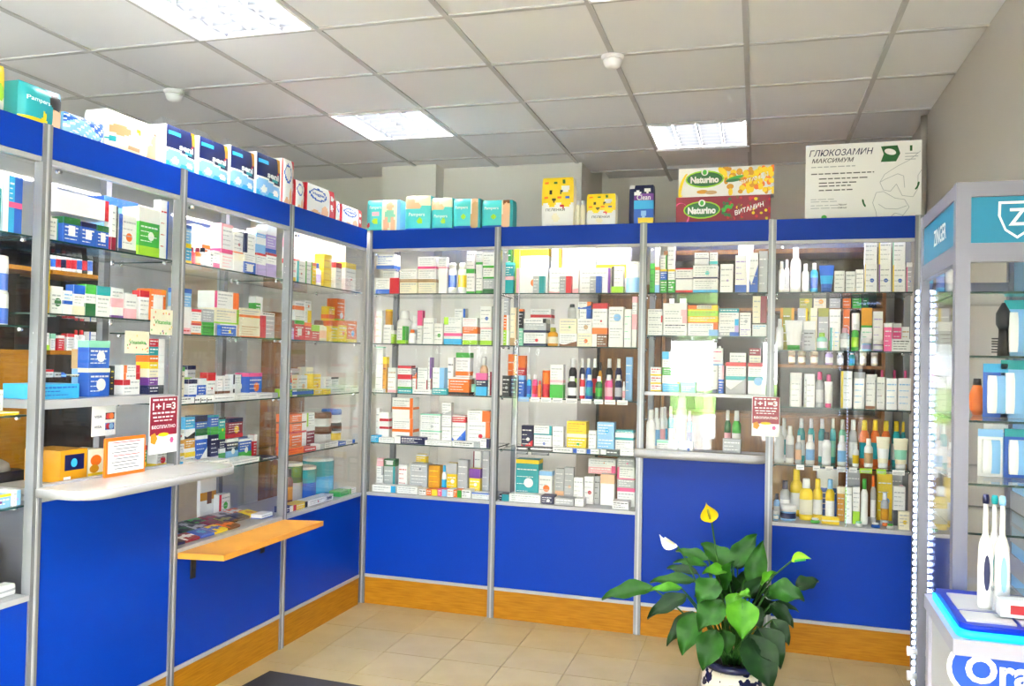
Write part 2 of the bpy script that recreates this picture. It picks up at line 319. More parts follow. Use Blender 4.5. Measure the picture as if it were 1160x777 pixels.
LY = [0, -.85, -1.655, -2.33, -3.15]
BXP = [0, .80, 1.62, 2.28, 2.965]
CN = dict(L0='leftmost case', L1='service-window case', L2='wooden-ledge case', L3='left corner case', B1='back corner case', B2='middle back case', B3='white-counter case', B4='rightmost back case')
case('L', LY[4], LY[3], 'L0', 'leftmost blue and glass display case, beyond the service window')
cL1 = case('L', LY[3], LY[2], 'L1', 'display case with the service window and white counter on the left', [1.82, 1.572], .962, zlow=1.28)
case('L', LY[2], LY[1], 'L2', 'display case with a small wooden ledge below its glass')
case('L', LY[1], LY[0] - .02, 'L3', 'display case on the left side next to the corner')
case('B', BXP[0] + .0, BXP[1], 'B1', 'display case on the back side next to the corner')
case('B', BXP[1], BXP[2], 'B2', 'second display case from the corner along the back', seam=.135)
cB3 = case('B', BXP[2], BXP[3], 'B3', 'display case with the curved white counter edge behind the plant', [1.82, 1.592], .962, zlow=.99)
case('B', BXP[3], BXP[4], 'B4', 'rightmost display case along the back, full of cosmetics', right=True)
def price_tags(key, n, pxs, y):
    o, run, u0, u1 = CASES[key]; sh = SHELVES[key, n]; z = Z4[n]
    for a, b, c in pxs:
        ua, ub = hit(run, a, y, .02)[0] - u0, hit(run, b, y, .02)[0] - u0; mb = MB(); mb.box(ua, ub, .0215, .0245, z - .022, z + .003, c); mb.rect(ua + .004, ub - .004, z - .012, z - .008, .0212, 'gy'); mb.rect(ua + .004, ub - .012, z - .018, z - .015, .0212, 'gy'); mb.obj('price_tag', sh)
price_tags('B2', 2, [(587, 599, 'lb'), (601, 611, 'w'), (613, 624, 'w'), (626, 637, 'w'), (641, 654, 'w'), (658, 670, 'w'), (673, 683, 'w'), (685, 697, 'w'), (699, 711, 'w')], 452)
price_tags('B2', 3, [(582, 598, 'dg'), (602, 622, 'dg')], 512)
price_tags('B4', 3, [(902, 911, 'w'), (921, 929, 'w'), (935, 944, 'w'), (948, 958, 'w'), (962, 971, 'w'), (974, 988, 'li'), (993, 1004, 'li'), (1011, 1025, 'w')], 526)
# L1 service window and counter; B3 counter edge
Wl = LY[2] - LY[3]
boxobj('window_rail', .019, Wl - .019, -.004, .3, 1.25, 1.279, 'white_alu', cL1)
def rounded(x0, x1, y0, y1, rad, left=True, right=False, seg=8):
    pts = [(x1, y1), (x0, y1)]
    if left: pts += [(x0 + rad - rad * math.cos(t), y0 + rad - rad * math.sin(t)) for t in [PI / 2 * i / seg for i in range(seg + 1)]]
    else: pts += [(x0, y0)]
    if right: pts += [(x1 - rad + rad * math.sin(t), y0 + rad - rad * math.cos(t)) for t in [PI / 2 * i / seg for i in range(seg + 1)]]
    else: pts += [(x1, y0)]
    return pts
cm_ = MB(); cm_.prism(rounded(-.012, .80, -.235, -.009, .10, True, True), .965, .992, 'white_alu', True); cm_.prism(rounded(-.008, .796, -.231, -.009, .10, True, True), .992, .995, 'counter'); cm_.obj('counter_top', cL1)
boxobj('counter_top', .02, Wl - .02, .026, .365, .964, .985, 'counter', cL1)
boxobj('window_track', .02, Wl - .02, -.008, .022, .965, 1.0, 'white_alu', cL1)
boxobj('sliding_pane', .30, Wl - .02, .004, .008, 1.0, 1.249, 'glass', cL1); boxobj('sliding_pane', .25, .36, .011, .015, 1.0, 1.249, 'glass', cL1)
Wb = BXP[3] - BXP[2]
cb = MB(); cb.prism(rounded(-.03, Wb - .02, -.075, -.009, .06, True, True), .945, .985, 'white_alu', True); cb.prism(rounded(-.028, Wb - .022, -.073, -.009, .06, True, True), .985, .988, 'counter'); cb.obj('counter_edge', cB3)
boxobj('middle_rail', .019, Wb - .019, .0, .03, 1.272, 1.29, 'white_alu', cB3)
s = MB(); s.box(.022, Wb - .022, .031, D - .034, 1.2835, 1.2895, 'shelf_glass', 'glass_edge'); s.obj('shelf', cB3)
# wooden ledge on L2
p1, p2, p3, p4 = atz(198, 633, .64), atz(283, 641, .64), atz(329, 606, .64), atz(286, 598, .64)
y0, y1 = LY[2] + .0, LY[1] + .005
lg = empty('ledge', (0, y0, .60)); tag(lg, 'small light wooden shelf on black brackets below the glass on the left', 'ledge')
q = MB(); q.prism([(.007, .02), (.20, .055), (.20, y1 - y0 + .03), (.007, y1 - y0 - .02)], .012, .036, 'beech'); q.obj('board', lg)
for yy in (.12, .62):
    q = MB(); q.box(.0015, .008, yy - .014, yy + .014, -.09, .011, 'black_metal'); q.box(.008, .13, yy - .012, yy + .012, .004, .011, 'black_metal'); q.obj('bracket', lg)
exec_items = True
# ------------------------------------------------------------------ products
ORD = ['first', 'second', 'third', 'fourth', 'fifth', 'sixth', 'seventh', 'eighth', 'ninth', 'tenth', 'eleventh', 'twelfth', 'thirteenth', 'fourteenth', 'fifteenth', 'sixteenth', 'seventeenth', 'eighteenth']
PROD = []      # (object, short desc, long desc, place, stack word, u, cat)
NOUN = dict(c=('medicine_box', 'carton', 'box'), b=('plastic_bottle', 'bottle', 'bottle'), t=('cream_tube', 'tube', 'tube'), j=('cream_jar', 'jar', 'jar'), a=('spray_can', 'spray can', 'spray can'), n=('tin', 'tin', 'tin'), p=('pouch', 'pouch', 'pouch'), d=('pacifier', 'pacifier', 'pacifier'))
PART = dict(T='top band', B='lower band', L='left stripe', R='right stripe', E='round mark', Q='square panel', D='wedge', P='dots', H='middle band')
def ops_of(spec):
    t = spec.split(); base = t[1]; ops = []
    for o in (t[2:] if t[0] in 'cpd' else []):
        if o[0] == 'X': ops.append(('X', 0, o[1:] or 'dg'))
        elif o[0] == 'P': ops.append(('P', 0, 'g'))
        else:
            dg_ = ''.join(ch for ch in o if ch.isdigit()); ops.append((o[0], int(dg_) / 100, o[1 + len(dg_):]))
    return t[0], base, ops
def words(k, base, ops, flat=False):
    n = NOUN[k][1]
    if flat and k == 'c': n = 'flat carton'
    s = WORD[base] + ' ' + n; mk = [o for o in ops if o[0] != 'X']
    f = lambda o: ('coloured dots' if o[0] == 'P' else WORD[o[2]] + ' ' + PART[o[0]])
    sh = s + (' with ' + f(mk[0]) if mk else (' with printed lines' if ops else ''))
    lo = s + (' with ' + f(mk[0]) + ' and ' + f(mk[1]) if len(mk) > 1 else '')
    return sh, (lo if len(mk) > 1 else sh)
def textlines(mb, x0, x1, z0, z1, y, col, rnd):
    h = z1 - z0; n = max(1, min(4, int(h / .011))); step = h / (n + .3)
    for i in range(n):
        zc = z1 - (i + .6) * step; th = min(.0045, step * .32) * (1.35 if i == 0 else .8); x = x0; xe = x0 + (x1 - x0) * (1 if i == 0 else rnd.uniform(.5, .95))
        while x < xe - .003:
            wd = min(rnd.uniform(.008, .022), xe - x); mb.rect(x, x + wd, zc - th / 2, zc + th / 2, y, col); x += wd + .003
def printon(mb, ops, W, Dp, H, rnd):
    y = -.0004; h = W / 2; zone = [-h + W * .08, h - W * .08, H * .08, H * .92]
    for n, (o, f, c) in enumerate(ops):
        y -= .0002
        if o == 'T': mb.rect(-h, h, H * (1 - f), H, y, c); zone[3] = min(zone[3], H * (1 - f - .04)); bs = (H * (1 - f), H)
        elif o == 'B': mb.rect(-h, h, 0.0002, H * f, y, c); zone[2] = max(zone[2], H * (f + .04)); bs = (0.0002, H * f)
        elif o == 'H': mb.rect(-h, h, H * (.5 - f / 2), H * (.5 + f / 2), y, c); bs = (H * (.5 - f / 2), H * (.5 + f / 2)); zone[2] = H * (.5 + f / 2)
        elif o == 'L': mb.rect(-h, -h + W * f, .0002, H, y, c); zone[0] = -h + W * (f + .04); bs = None; f >= .28 and mb.face([(-h + y, Dp, 0), (-h + y, 0, 0), (-h + y, 0, H), (-h + y, Dp, H)], c)
        elif o == 'R': mb.rect(h - W * f, h, .0002, H, y, c); zone[1] = h - W * (f + .04); bs = None; f >= .28 and mb.face([(h - y, 0, 0), (h - y, Dp, 0), (h - y, Dp, H), (h - y, 0, H)], c)
        elif o == 'E': mb.ell(W * .08, H * .42, min(W, H) * f / 2, min(W, H) * f / 2, y, c); bs = None
        elif o == 'Q': mb.rect(-W * f / 2, W * f / 2, H * (.5 - f / 2), H * (.5 + f / 2), y, c); bs = None
        elif o == 'D': mb.face([(-h, y, .0003), (h, y, .0003), (h, y, H * f)], c); mb.face([(-h, y - .0001, .0003), (0, y - .0001, .0003), (-h, y - .0001, H * f * .5)], c); bs = None
        elif o == 'P':
            for q in range(26):
                px = rnd.uniform(-.45, .45) * W; pz = rnd.uniform(.05, .95) * H
                if abs(px) < W * .3 and abs(pz - H / 2) < H * .22: continue
                mb.ell(px, pz, min(W, H) * .035, min(W, H) * .045, y, rnd.choice(['g', 'o', 'r', 'y', 'pu']), 6)
            bs = None
        else:
            bs = None; textlines(mb, zone[0], zone[1], zone[2], zone[3], y, c, rnd)
        if o in 'TBH' and bs:
            mb.face([(h - y, 0, bs[0]), (h - y, Dp, bs[0]), (h - y, Dp, bs[1]), (h - y, 0, bs[1])], c); mb.face([(-h + y, Dp, bs[0]), (-h + y, 0, bs[0]), (-h + y, 0, bs[1]), (-h + y, Dp, bs[1])], c)
def carton(W, Dp, H, base, ops, seed):
    rnd = random.Random(seed); mb = MB(); h = W / 2; c = min(.0012, W * .05)
    mb.prism([(-h + c, 0), (h - c, 0), (h, c), (h, Dp - c), (h - c, Dp), (-h + c, Dp), (-h, Dp - c), (-h, c)], 0, H, base)
    mb.box(-h + .004, h - .004, .004, .0052, H - .0001, H + .0004, 'gy')       # tuck flap line
    if not any(o[0] == 'X' for o in ops) and not any(o[0] == 'P' for o in ops): ops = ops + [('X', 0, 'gy' if base in ('w', 'cr') else 'w')]
    printon(mb, ops, W, Dp, H, rnd); return mb
def product(run, u0, u1, v, z0, H, spec, dep=None, seed=0, rz=0, place_words='', parent=None):
    k, base, ops = ops_of(spec); W = max(.012, abs(u1 - u0)); H = max(.008, H); uc = (u0 + u1) / 2; nm = NOUN[k][0]; rnd = random.Random(seed)
    c2 = [o[2] for o in ops]; r = W / 2
    loc = wpos(run, uc, v, z0); ro = FR[run][2] + rz
    if k == 'c':
        if H < .035 and W > 1.8 * H: nm = 'flat_carton'
        elif 'rightmost' in place_words: nm = 'cosmetic_box'
        o = carton(W, dep or max(.035, min(.09, W * .7)), H, base, ops, seed).obj(nm, None, loc, ro)
    elif k in 'ban':
        t = spec.split(); body, cap, lab = (t[1:] + ['w', 'w', 'w'])[:3]; sy = .75 if W > .05 else 1; cy = r * sy
        if k == 'b':
            nz = H * .80; pr = [(r * .9, 0), (r, H * .02), (r, H * .14, lab), (r, H * .14, lab), (r, H * .5), (r, H * .5), (r, H * .64), (r * .92, H * .70), (r * .62, nz * .95), (r * .45, nz)]
            mb = MB().lathe(pr, body, 14, 0, cy, 1, sy); o = mb.obj(nm, None, loc, ro)
            MB().lathe([(r * .58, nz * .965), (r * .58, nz), (r * .54, H * .97), (r * .48, H)], cap, 12, 0, cy, 1, sy).obj('cap', o)
        elif k == 'a':
            mb = MB().lathe([(r * .95, 0), (r, H * .02), (r, H * .2, lab), (r, H * .2, lab), (r, H * .6), (r, H * .6), (r, H * .74), (r * .8, H * .79)], body, 14, 0, cy, 1, sy); o = mb.obj(nm, None, loc, ro)
            MB().lathe([(r * .8, H * .785), (r * .8, H * .95), (r * .6, H)], cap, 12, 0, cy, 1, sy).obj('cap', o)
        else:
            mb = MB().lathe([(r * .97, 0), (r, H * .03, lab), (r, H * .03, lab), (r, H * .5), (r, H * .5), (r, H * .9), (r * .97, H * .92)], body, 20, 0, r); o = mb.obj(nm, None, loc, ro)
            MB().lathe([(r * .98, H * .915), (r * .98, H * .985), (r * .92, H)], cap, 20, 0, r).obj('lid', o)
        ops = [('H', .4, lab)] if lab != body else []; base = body
    elif k == 'j':
        t = spec.split(); body, cap, lab = (t[1:] + ['w', 'w', 'w'])[:3]
        o = MB().lathe([(r * .86, 0), (r * .95, H * .08), (r * .95, H * .15, lab), (r * .95, H * .15, lab), (r * .95, H * .5), (r * .95, H * .5), (r * .9, H * .62)], body, 18, 0, r).obj(nm, None, loc, ro)
        MB().lathe([(r, H * .6), (r, H * .93), (r * .93, H)], cap, 18, 0, r).obj('lid', o); ops = [('H', .4, lab)] if lab != body else []; base = body
    elif k == 't':
        t = spec.split(); body, cap, lab = (t[1:] + ['w', 'w', 'w'])[:3]; mb = MB(); dy = min(.022, r * .8); prev = None; segs = 12; rows = []
        for q, (zz, sx_, sy_) in enumerate(((.16, .72, 1), (.3, .76, .95), (.31, .765, .94), (.62, .88, .62), (.63, .885, .6), (.9, .98, .16), (1, 1, .06))):
            rows.append([(r * sx_ * math.cos(2 * PI * i / segs), dy + dy * sy_ * math.sin(2 * PI * i / segs), H * zz) for i in range(segs)])
        for q in range(6):
            for i in range(segs):
                j = (i + 1) % segs; mb.face([rows[q][i], rows[q][j], rows[q + 1][j], rows[q + 1][i]], lab if q == 2 else body, True)
        mb.face(rows[-1], body); o = mb.obj(nm, None, loc, ro); MB().lathe([(r * .66, 0), (r * .7, H * .01), (r * .68, H * .165)], cap, 12, 0, dy, 1, min(1, dy / r)).obj('cap', o)
        ops = [('H', .4, lab)] if lab != body else []; base = body
    elif k == 'p':       # soft pouch lying or standing
        dpt = dep or .03; o = softpack(W, dpt, H, lambda x, z: pcol(base, ops, x, z), base, 10, .5).obj(nm, None, loc, ro)
    elif k == 'd':
        o = empty(nm, loc, ro); MB().lathe([(r, 0), (r, H * .3), (r * .8, H * .45)], base, 16, 0, r).obj('shield', o)
        ring = MB(); ring.tube([(r * .6 * math.cos(a), r + r * .6 * math.sin(a), H * .62) for a in [2 * PI * i / 14 for i in range(15)]], H * .15, c2[0] if c2 else 'b', 6); ring.obj('ring', o)
    flat = k == 'c' and H < .035 and W > 1.8 * H
    sh, lo = words(k, base, ops, flat)
    PROD.append([o, sh, lo, place_words, '', uc, NOUN[k][2], z0]); return o
def pcol(base, ops, x, z):
    c = base
    for o, f, cc in ops:
        if o == 'T' and z > 1 - f: c = cc
        if o == 'B' and z < f: c = cc
        if o == 'L' and x < f: c = cc
        if o == 'R' and x > 1 - f: c = cc
        if o == 'H' and abs(z - .5) < f / 2: c = cc
        if o == 'E' and (x - .55) ** 2 + (z - .45) ** 2 < (f / 2) ** 2: c = cc
        if o == 'Q' and abs(x - .5) < f / 2 and abs(z - .5) < f / 2: c = cc
    return c
def softpack(W, Dp, H, colf, side, n=16, bulge=1.0, sag=None):
    mb = MB(); h = W / 2
    def prof(t): return (1 - abs(2 * t - 1) ** 5)
    def P(x, z, fr):      # x,z in 0..1
        e = min(prof(x), 1) * .5 + min(prof(z), 1) * .5; zz = z * H
        if sag: zz = z * (H + sag(x))
        lift = Dp * .16 * bulge * (prof(x) * prof(z)) + Dp * .06 * bulge * math.sin(3.3 * x + 1) * prof(x) * prof(z)
        inx = .03 * W * (1 - prof(z)) * (1 if x < .5 else -1)
        return (-h + x * W + inx, (Dp * .16 - lift) if fr else (Dp * .84 + lift), zz)
    mb.grid([[P(i / n, j / n, 1) for i in range(n + 1)] for j in range(n + 1)], lambda j, i: colf((i + .5) / n, (j + .5) / n))
    st = max(2, n // 4)
    for i in range(n):
        x0, x1 = i / n, (i + 1) / n
        mb.face([P(x1, 0, 0), P(x0, 0, 0), P(x0, 1, 0), P(x1, 1, 0)], side)
        mb.face([P(x0, 1, 1), P(x1, 1, 1), P(x1, 1, 0), P(x0, 1, 0)], side); mb.face([P(x0, 0, 0), P(x1, 0, 0), P(x1, 0, 1), P(x0, 0, 1)], side)
        mb.face([P(1, x0, 1), P(1, x0, 0), P(1, x1, 0), P(1, x1, 1)], side); mb.face([P(0, x0, 0), P(0, x0, 1), P(0, x1, 1), P(0, x1, 0)], side)
    mb.P = P; return mb
OCC = {k_: [] for k_ in CASES}
SHN = ['top shelf', 'second shelf', 'third shelf', 'fourth shelf', 'bottom shelf']
def shelf(key, n, crop, items, v=.045, dep=None):
    """items: (x0, x1, ytop, spec, ytop2, spec2, ...[, {opts}]) in crop pixels; bottom of a stack first"""
    _, run, U0, U1 = CASES[key]; ox, oy, s = crop
    zs = {'L1': [1.82, 1.572, 1.28], 'B3': [1.82, 1.592, 1.29, .962 + .0]}.get(key, [1.82, 1.525, 1.235, .94, .65]); z = zs[n] + .0003
    pw = SHN[n if n < len(zs) - 1 or key in ('L1',) else 4] if key != 'L1' else SHN[[0, 1, 4][n]]
    for q, it in enumerate(items):
        it = list(it); op = it.pop() if isinstance(it[-1], dict) else {}
        x0, x1 = it[0], it[1]; vv = op.get('v', v); zz = z + op.get('dz', 0); n_st = (len(it) - 2) // 2
        for lev in range(n_st):
            yt, spec = it[2 + 2 * lev], it[3 + 2 * lev]; ym = oy + (yt + 20) / s; kd = spec[0]; xd = xw = 0; dd0 = op.get('dep', dep)
            for att in range(7):
                ua = hit(run, ox + x0 / s, ym, vv)[0]; ub = hit(run, ox + x1 / s, ym, vv)[0]; zt = hit(run, ox + (x0 + x1) / 2 / s, oy + yt / s, vv)[1]
                ua, ub = ua + xd, ub - xw
                if ub > U1 - .022: ua, ub = (ua, U1 - .022) if U1 - .022 - ua > .02 else (U1 - .022 - min(.06, ub - ua), U1 - .022)
                if ua < U0 + .022: ua, ub = (U0 + .022, ub) if ub - U0 - .022 > .02 else (U0 + .022, U0 + .022 + min(.06, ub - ua))
                ua += .0008; ub -= .0008; H = op.get('h') or max(.009, zt - zz); Wd = ub - ua
                dd = (dd0 or max(.035, min(.09, Wd * .7))) if kd in 'cp' else (Wd * (.75 if Wd > .05 else 1) if kd in 'ba' else (min(.044, Wd * .8) if kd == 't' else Wd))
                dd = min(dd, D - .037 - vv) if kd in 'cp' else dd
                hitb = [q_ for q_ in OCC[key] if q_[0] < ub - 2e-4 and q_[1] > ua + 2e-4 and q_[2] < vv + dd - 2e-4 and q_[3] > vv + 2e-4 and q_[4] < zz + H - 2e-4 and q_[5] > zz + 2e-4]
                if not hitb: break
                h0 = hitb[0]; ovl = min(ub, h0[1]) - max(ua, h0[0])
                if ovl < .45 * Wd and Wd - ovl > .015:
                    if h0[0] < ua + 1e-6 or (h0[0] + h0[1]) < (ua + ub): xd += ovl + .0008
                    else: xw += ovl + .0008
                elif h0[2] - vv > .03 and kd in 'cp': dd0 = h0[2] - vv - .001
                elif h0[3] + .03 < D - .04: vv = h0[3] + .001
                else: xd += ovl / 2; xw += ovl / 2
            OCC[key].append((ua, ub, vv, vv + dd, zz, zz + H))
            o = product(run, ua, ub, vv, zz, H, spec, dd if kd in 'cp' else None, seed=(ord(key[0]) * 131 + ord(key[1]) * 17 + n * 971 + q * 37 + lev * 7), rz=op.get('rz', 0), place_words='%s, %s' % (pw, CN[key]))
            if n_st > 1: PROD[-1][4] = 'lowest in stack' if lev == 0 else ('topmost in stack' if lev == n_st - 1 else ('middle of stack' if n_st == 3 else ORD[lev] + ' from stack bottom'))
            zz += H + .0006
# --- back corner case
k1 = (405, 180, 4.856)
shelf('B1', 0, k1, [(72, 230, 655, 'c w B28b R40r'), (82, 205, 655, 'c w B25b', 590, 'c w B25b', {'dz': .079, 'h': .066}), (95, 204, 525, 'c w B25b Xb', {'dz': .1465}), (232, 330, 668, 'c cr T15tn', 605, 'c w B10tn'), (332, 432, 668, 'c cr T15tn', 605, 'c w B10tn', 538, 'c w B20pk'),
  (445, 492, 655, 'c w Xw', 540, 'c w H10lp'), (495, 541, 570, 'a w w b'), (548, 594, 570, 'a w w y'), (600, 646, 630, 'c w B10g', 505, 'c w B20g'), (652, 688, 640, 'c w B15g', 510, 'c w H10g'), (690, 752, 660, 'c gy B30dk', 600, 'c w B18g', 515, 'c w B15g')])
k2 = (405, 330, 6.475)
shelf('B1', 1, k2, [(80, 182, 140, 'c w L12lp Xpe'), (190, 248, 245, 'c w Xgy'), (195, 246, 132, 'n am y am', {'dz': .082}), (240, 270, 285, 'c li T30w'), (275, 385, 140, 'b w w w', {'v': .13}), (290, 356, 255, 'c w R40g B20li'), (365, 418, 280, 'b w o w'), (380, 440, 175, 'b w w gy', {'v': .13}), (440, 478, 140, 'c w T45pk', {'v': .09}),
  (482, 560, 195, 'c w Xgy'), (562, 628, 235, 'c w E40g'), (634, 765, 245, 'c w B28cy H15pk', 190, 'c w L25li'), (710, 792, 128, 'c w R20b B20y', {'dz': .123}), (770, 880, 310, 'c w B40li', 255, 'c o T10w', 195, 'c w Xlp'), (900, 985, 265, 'c w B25li T10lp', 110, 'c w E30b')])
shelf('B1', 2, k2, [(82, 135, 480, 'c w Xgy', 405, 'c w T12mt'), (140, 168, 530, 'c mt Xw'), (175, 215, 480, 'c am T20y Xcm'), (222, 285, 560, 'c w Xtn B10lp', {'v': .08}), (295, 395, 645, 'c w B45g', 545, 'c w T20r B35r'), (402, 436, 640, 'c w R20r', 560, 'c dg D60o'), (440, 515, 650, 'c w R12cm', 560, 'c w Xgy'), (518, 545, 640, 'c w R35cm', 485, 'c w R50pu'), (550, 638, 560, 'c w R40lb'),
  (646, 705, 485, 'c w Xnv', {'v': .12}), (648, 820, 630, 'c o B15k T10w', {'v': .05}), (722, 826, 450, 'c w T12g H10o', {'v': .12}), (824, 872, 600, 'b cl w mt'), (868, 950, 600, 'c nv T30pk B40cy', {'v': .05}), (955, 985, 590, 'c w R50cm'), (890, 950, 480, 'b pe w w', {'v': .13})], v=.07)
shelf('B1', 2, k2, [(80, 190, 715, 'c w Xgy'), (292, 400, 715, 'c te Xw'), (402, 540, 720, 'c w Xgy'), (545, 660, 712, 'c te Xw'), (690, 806, 732, 'c te Xw')], v=.028, dep=.03)
k3 = (405, 430, 5.55)
shelf('B1', 3, k3, [(62, 130, 350, 'c cy Xw'), (132, 228, 365, 'c w Xgy'), (232, 420, 360, 'c nv L20w Xw'), (422, 590, 385, 'c w Xgy'), (596, 765, 390, 'c w R20gy Xdg'), (770, 828, 372, 'c w R30nv')], v=.028, dep=.05)
shelf('B1', 3, k3, [(108, 132, 180, 'c w Xgy'), (134, 198, 310, 'c w B30r Xw', 262, 'c w B30r Xw', 205, 'c w B30r Xw'), (218, 350, 245, 'c w R15o H12o', 115, 'c w R15o H12o'), (395, 522, 320, 'c w T10mt', 260, 'c w E30gy', 215, 'c w T20mt'), (430, 585, 220, 'c w Xw', {'v': .082, 'dep': .02}) if False else (530, 590, 300, 'c w Xgy', 225, 'c w B10gy', 145, 'c w D40gy'), (594, 682, 270, 'c w D70b', 225, 'c r T20w'), (690, 836, 265, 'c w R20o B20o E18r', 195, 'c w R35o')], v=.09)
shelf('B1', 4, k3, [(90, 240, 665, 'c w R20cy'), (246, 378, 672, 'c w Xgy'), (384, 430, 690, 'c w Xk'), (432, 500, 690, 'c o R50y'), (502, 560, 690, 'c pk R50lb'), (562, 600, 690, 'c w Xo'), (602, 652, 695, 'c o R50g'), (654, 712, 695, 'c w Xdg'), (718, 826, 712, 'c w T20b')], v=.03, dep=.07)
shelf('B1', 4, k3, [(50, 92, 595, 'c w Xgy', 540, 'c w R30gy', 490, 'c lp Xw'), (102, 160, 545, 'c gy T20cm', 495, 'c br B30cm'), (165, 238, 545, 'c gy R20te', 500, 'c dk Q60w'), (222, 256, 570, 'b w o w', {'v': .12}), (258, 312, 535, 'c w B15o Xr', {'v': .105}), (330, 440, 585, 'c gy B15br', 530, 'c gy E20nv', {'v': .14}), (368, 430, 470, 'c y T20w', {'v': .14, 'dz': .151}), (446, 518, 540, 'c am Xy'), (526, 556, 540, 'b w cy cy'), (562, 626, 525, 'c y T35gy E40w'), (630, 694, 505, 'c gy Xw'), (702, 772, 560, 'c y T35pu E30w'), (728, 776, 450, 'c w L15cm', {'v': .21}), (776, 830, 450, 'c gy Xw', {'v': .15})], v=.115)
shelf('B1', 4, k3, [(330, 438, 645, 'c w E40o'), (452, 552, 645, 'c y T50w'), (566, 670, 650, 'c w R25mt'), (682, 760, 655, 'c gy D60b')], v=.1035, dep=.01) if False else None
# --- middle back case
k1 = (560, 180, 4.859)
shelf('B2', 0, k1, [(36, 106, 570, 'c te H12lp T8tq'), (52, 96, 490, 'c dk B30w', {'v': .12}), (120, 295, 600, 'c w L12lp Xw E30o'), (302, 465, 600, 'c w E25y D20lp'), (470, 640, 600, 'c w E20la R08pu'), (110, 298, 480, 'c w L20li T20y', {'v': .15, 'dep': .06}), (312, 370, 485, 'c w R30am', {'v': .15}), (374, 560, 480, 'c w E14pk D15w', {'v': .15, 'dep': .06}), (565, 750, 490, 'c w H30y E20pk', {'v': .15, 'dep': .06}), (646, 712, 590, 'c w L20k B25li'), (720, 800, 565, 'n w w lb', {'v': .06})], v=.075)
shelf('B2', 0, k1, [(212, 275, 645, 'c gy R45te'), (358, 424, 645, 'c gy R45r'), (525, 588, 645, 'c gy R45b')], v=.035, dep=.03)
k2 = (560, 330, 5.976)
shelf('B2', 1, k2, [(36, 98, 262, 'c li R40w', 160, 'c o R40w', 48, 'c gy Xw'), (110, 150, 110, 'c cr B20tn R20pe', {'v': .08}), (165, 195, 250, 'c mt Xw', 120, 'c ch T12o Xw'), (198, 352, 280, 'c w B18nv E25r', 215, 'c gy B25nv', 185, 'c w R15k'), (245, 385, 118, 'c w H20r', {'v': .13, 'dz': .13}), (356, 426, 245, 'b am ol cr'), (440, 560, 285, 'c w B15pe D40br', 185, 'c cr E15g'), (562, 662, 285, 'c cr E30o', 185, 'c w E30tn'), (566, 656, 120, 'c w R40b D40b', 70, 'c w R30o D50b', {'v': .05, 'dz': .112}) if False else (492, 550, 185, 'c w T20r', 85, 'b w k w', {'v': .1, 'dz': .072}), (652, 768, 290, 'c br L30w', 80, 'c w T18r B20o E14r'), (774, 876, 230, 'c w B30w', 105, 'c w E50lb'), (880, 930, 120, 'c w Xmt'), (934, 968, 35, 'c w T12lp H30lp')], v=.06)
shelf('B2', 1, k2, [(566, 656, 120, 'c w R40b D40b', 70, 'c w R30o D50b', {'dz': .108})], v=.09)
shelf('B2', 2, k2, [(48, 104, 425, 'c o R30am', {'v': .16, 'dz': 0}), (112, 160, 430, 'c nv T30lb', {'v': .16}), (160, 212, 435, 'c r T30o B40b', {'v': .16}), (216, 248, 560, 'b cy w b'), (252, 290, 560, 'b pk w r'), (290, 318, 605, 'b o r o'), (318, 374, 535, 'n o o r'), (378, 468, 495, 'c w B40g H08lp'), (490, 554, 575, 'b k w w'), (574, 612, 560, 'b r w w'), (614, 664, 565, 'b b w te'), (680, 728, 575, 'b dk w g'), (742, 800, 565, 'b pk w lp'), (812, 862, 565, 'b nv w gy'), (866, 886, 610, 'b w w lp')], v=.06)
shelf('B2', 2, k2, [(500, 556, 455, 'b k w li'), (574, 612, 455, 'b nv w o'), (614, 656, 455, 'b b w lb'), (658, 700, 455, 'b k w r'), (702, 730, 480, 'b am k li'), (750, 800, 455, 'b k w pk'), (816, 862, 455, 'b nv w gy'), (890, 935, 445, 'c lb Xw')], v=.17)
shelf('B2', 2, k2, [(35, 105, 570, 'c ch E40gy'), (112, 160, 570, 'c nv Xlb'), (164, 204, 570, 'c b T20lb')], v=.06)
k3 = (560, 450, 5.553)
shelf('B2', 3, k3, [(128, 222, 312, 'c k Q50w'), (226, 360, 315, 'c k H40w'), (366, 490, 318, 'c w Xgy'), (494, 576, 325, 'c w L30b'), (580, 660, 328, 'c w L30b'), (668, 784, 332, 'c dg L30w'), (790, 890, 330, 'c w Xgy')], v=.028, dep=.05)
shelf('B2', 3, k3, [(170, 244, 178, 'c nv D40r E30w'), (248, 362, 238, 'c w E18b', 178, 'c w R14te B14te'), (366, 436, 185, 'c w Xgy'), (455, 580, 230, 'c y T20cr E18g', 152, 'c y Xam'), (592, 642, 210, 'c w B15cm'), (646, 754, 250, 'c lb Xw', 158, 'c lb E30cy Xw'), (760, 876, 270, 'c w B20lp', 208, 'c te H50w')], v=.1)
shelf('B2', 4, k3, [(30, 88, 610, 'c k R70te'), (92, 290, 612, 'c w Xgy'), (294, 372, 620, 'c nv E40w'), (376, 500, 635, 'c gy Xw'), (505, 560, 640, 'c w Xgy'), (740, 846, 655, 'c w Xdg')], v=.03, dep=.08)
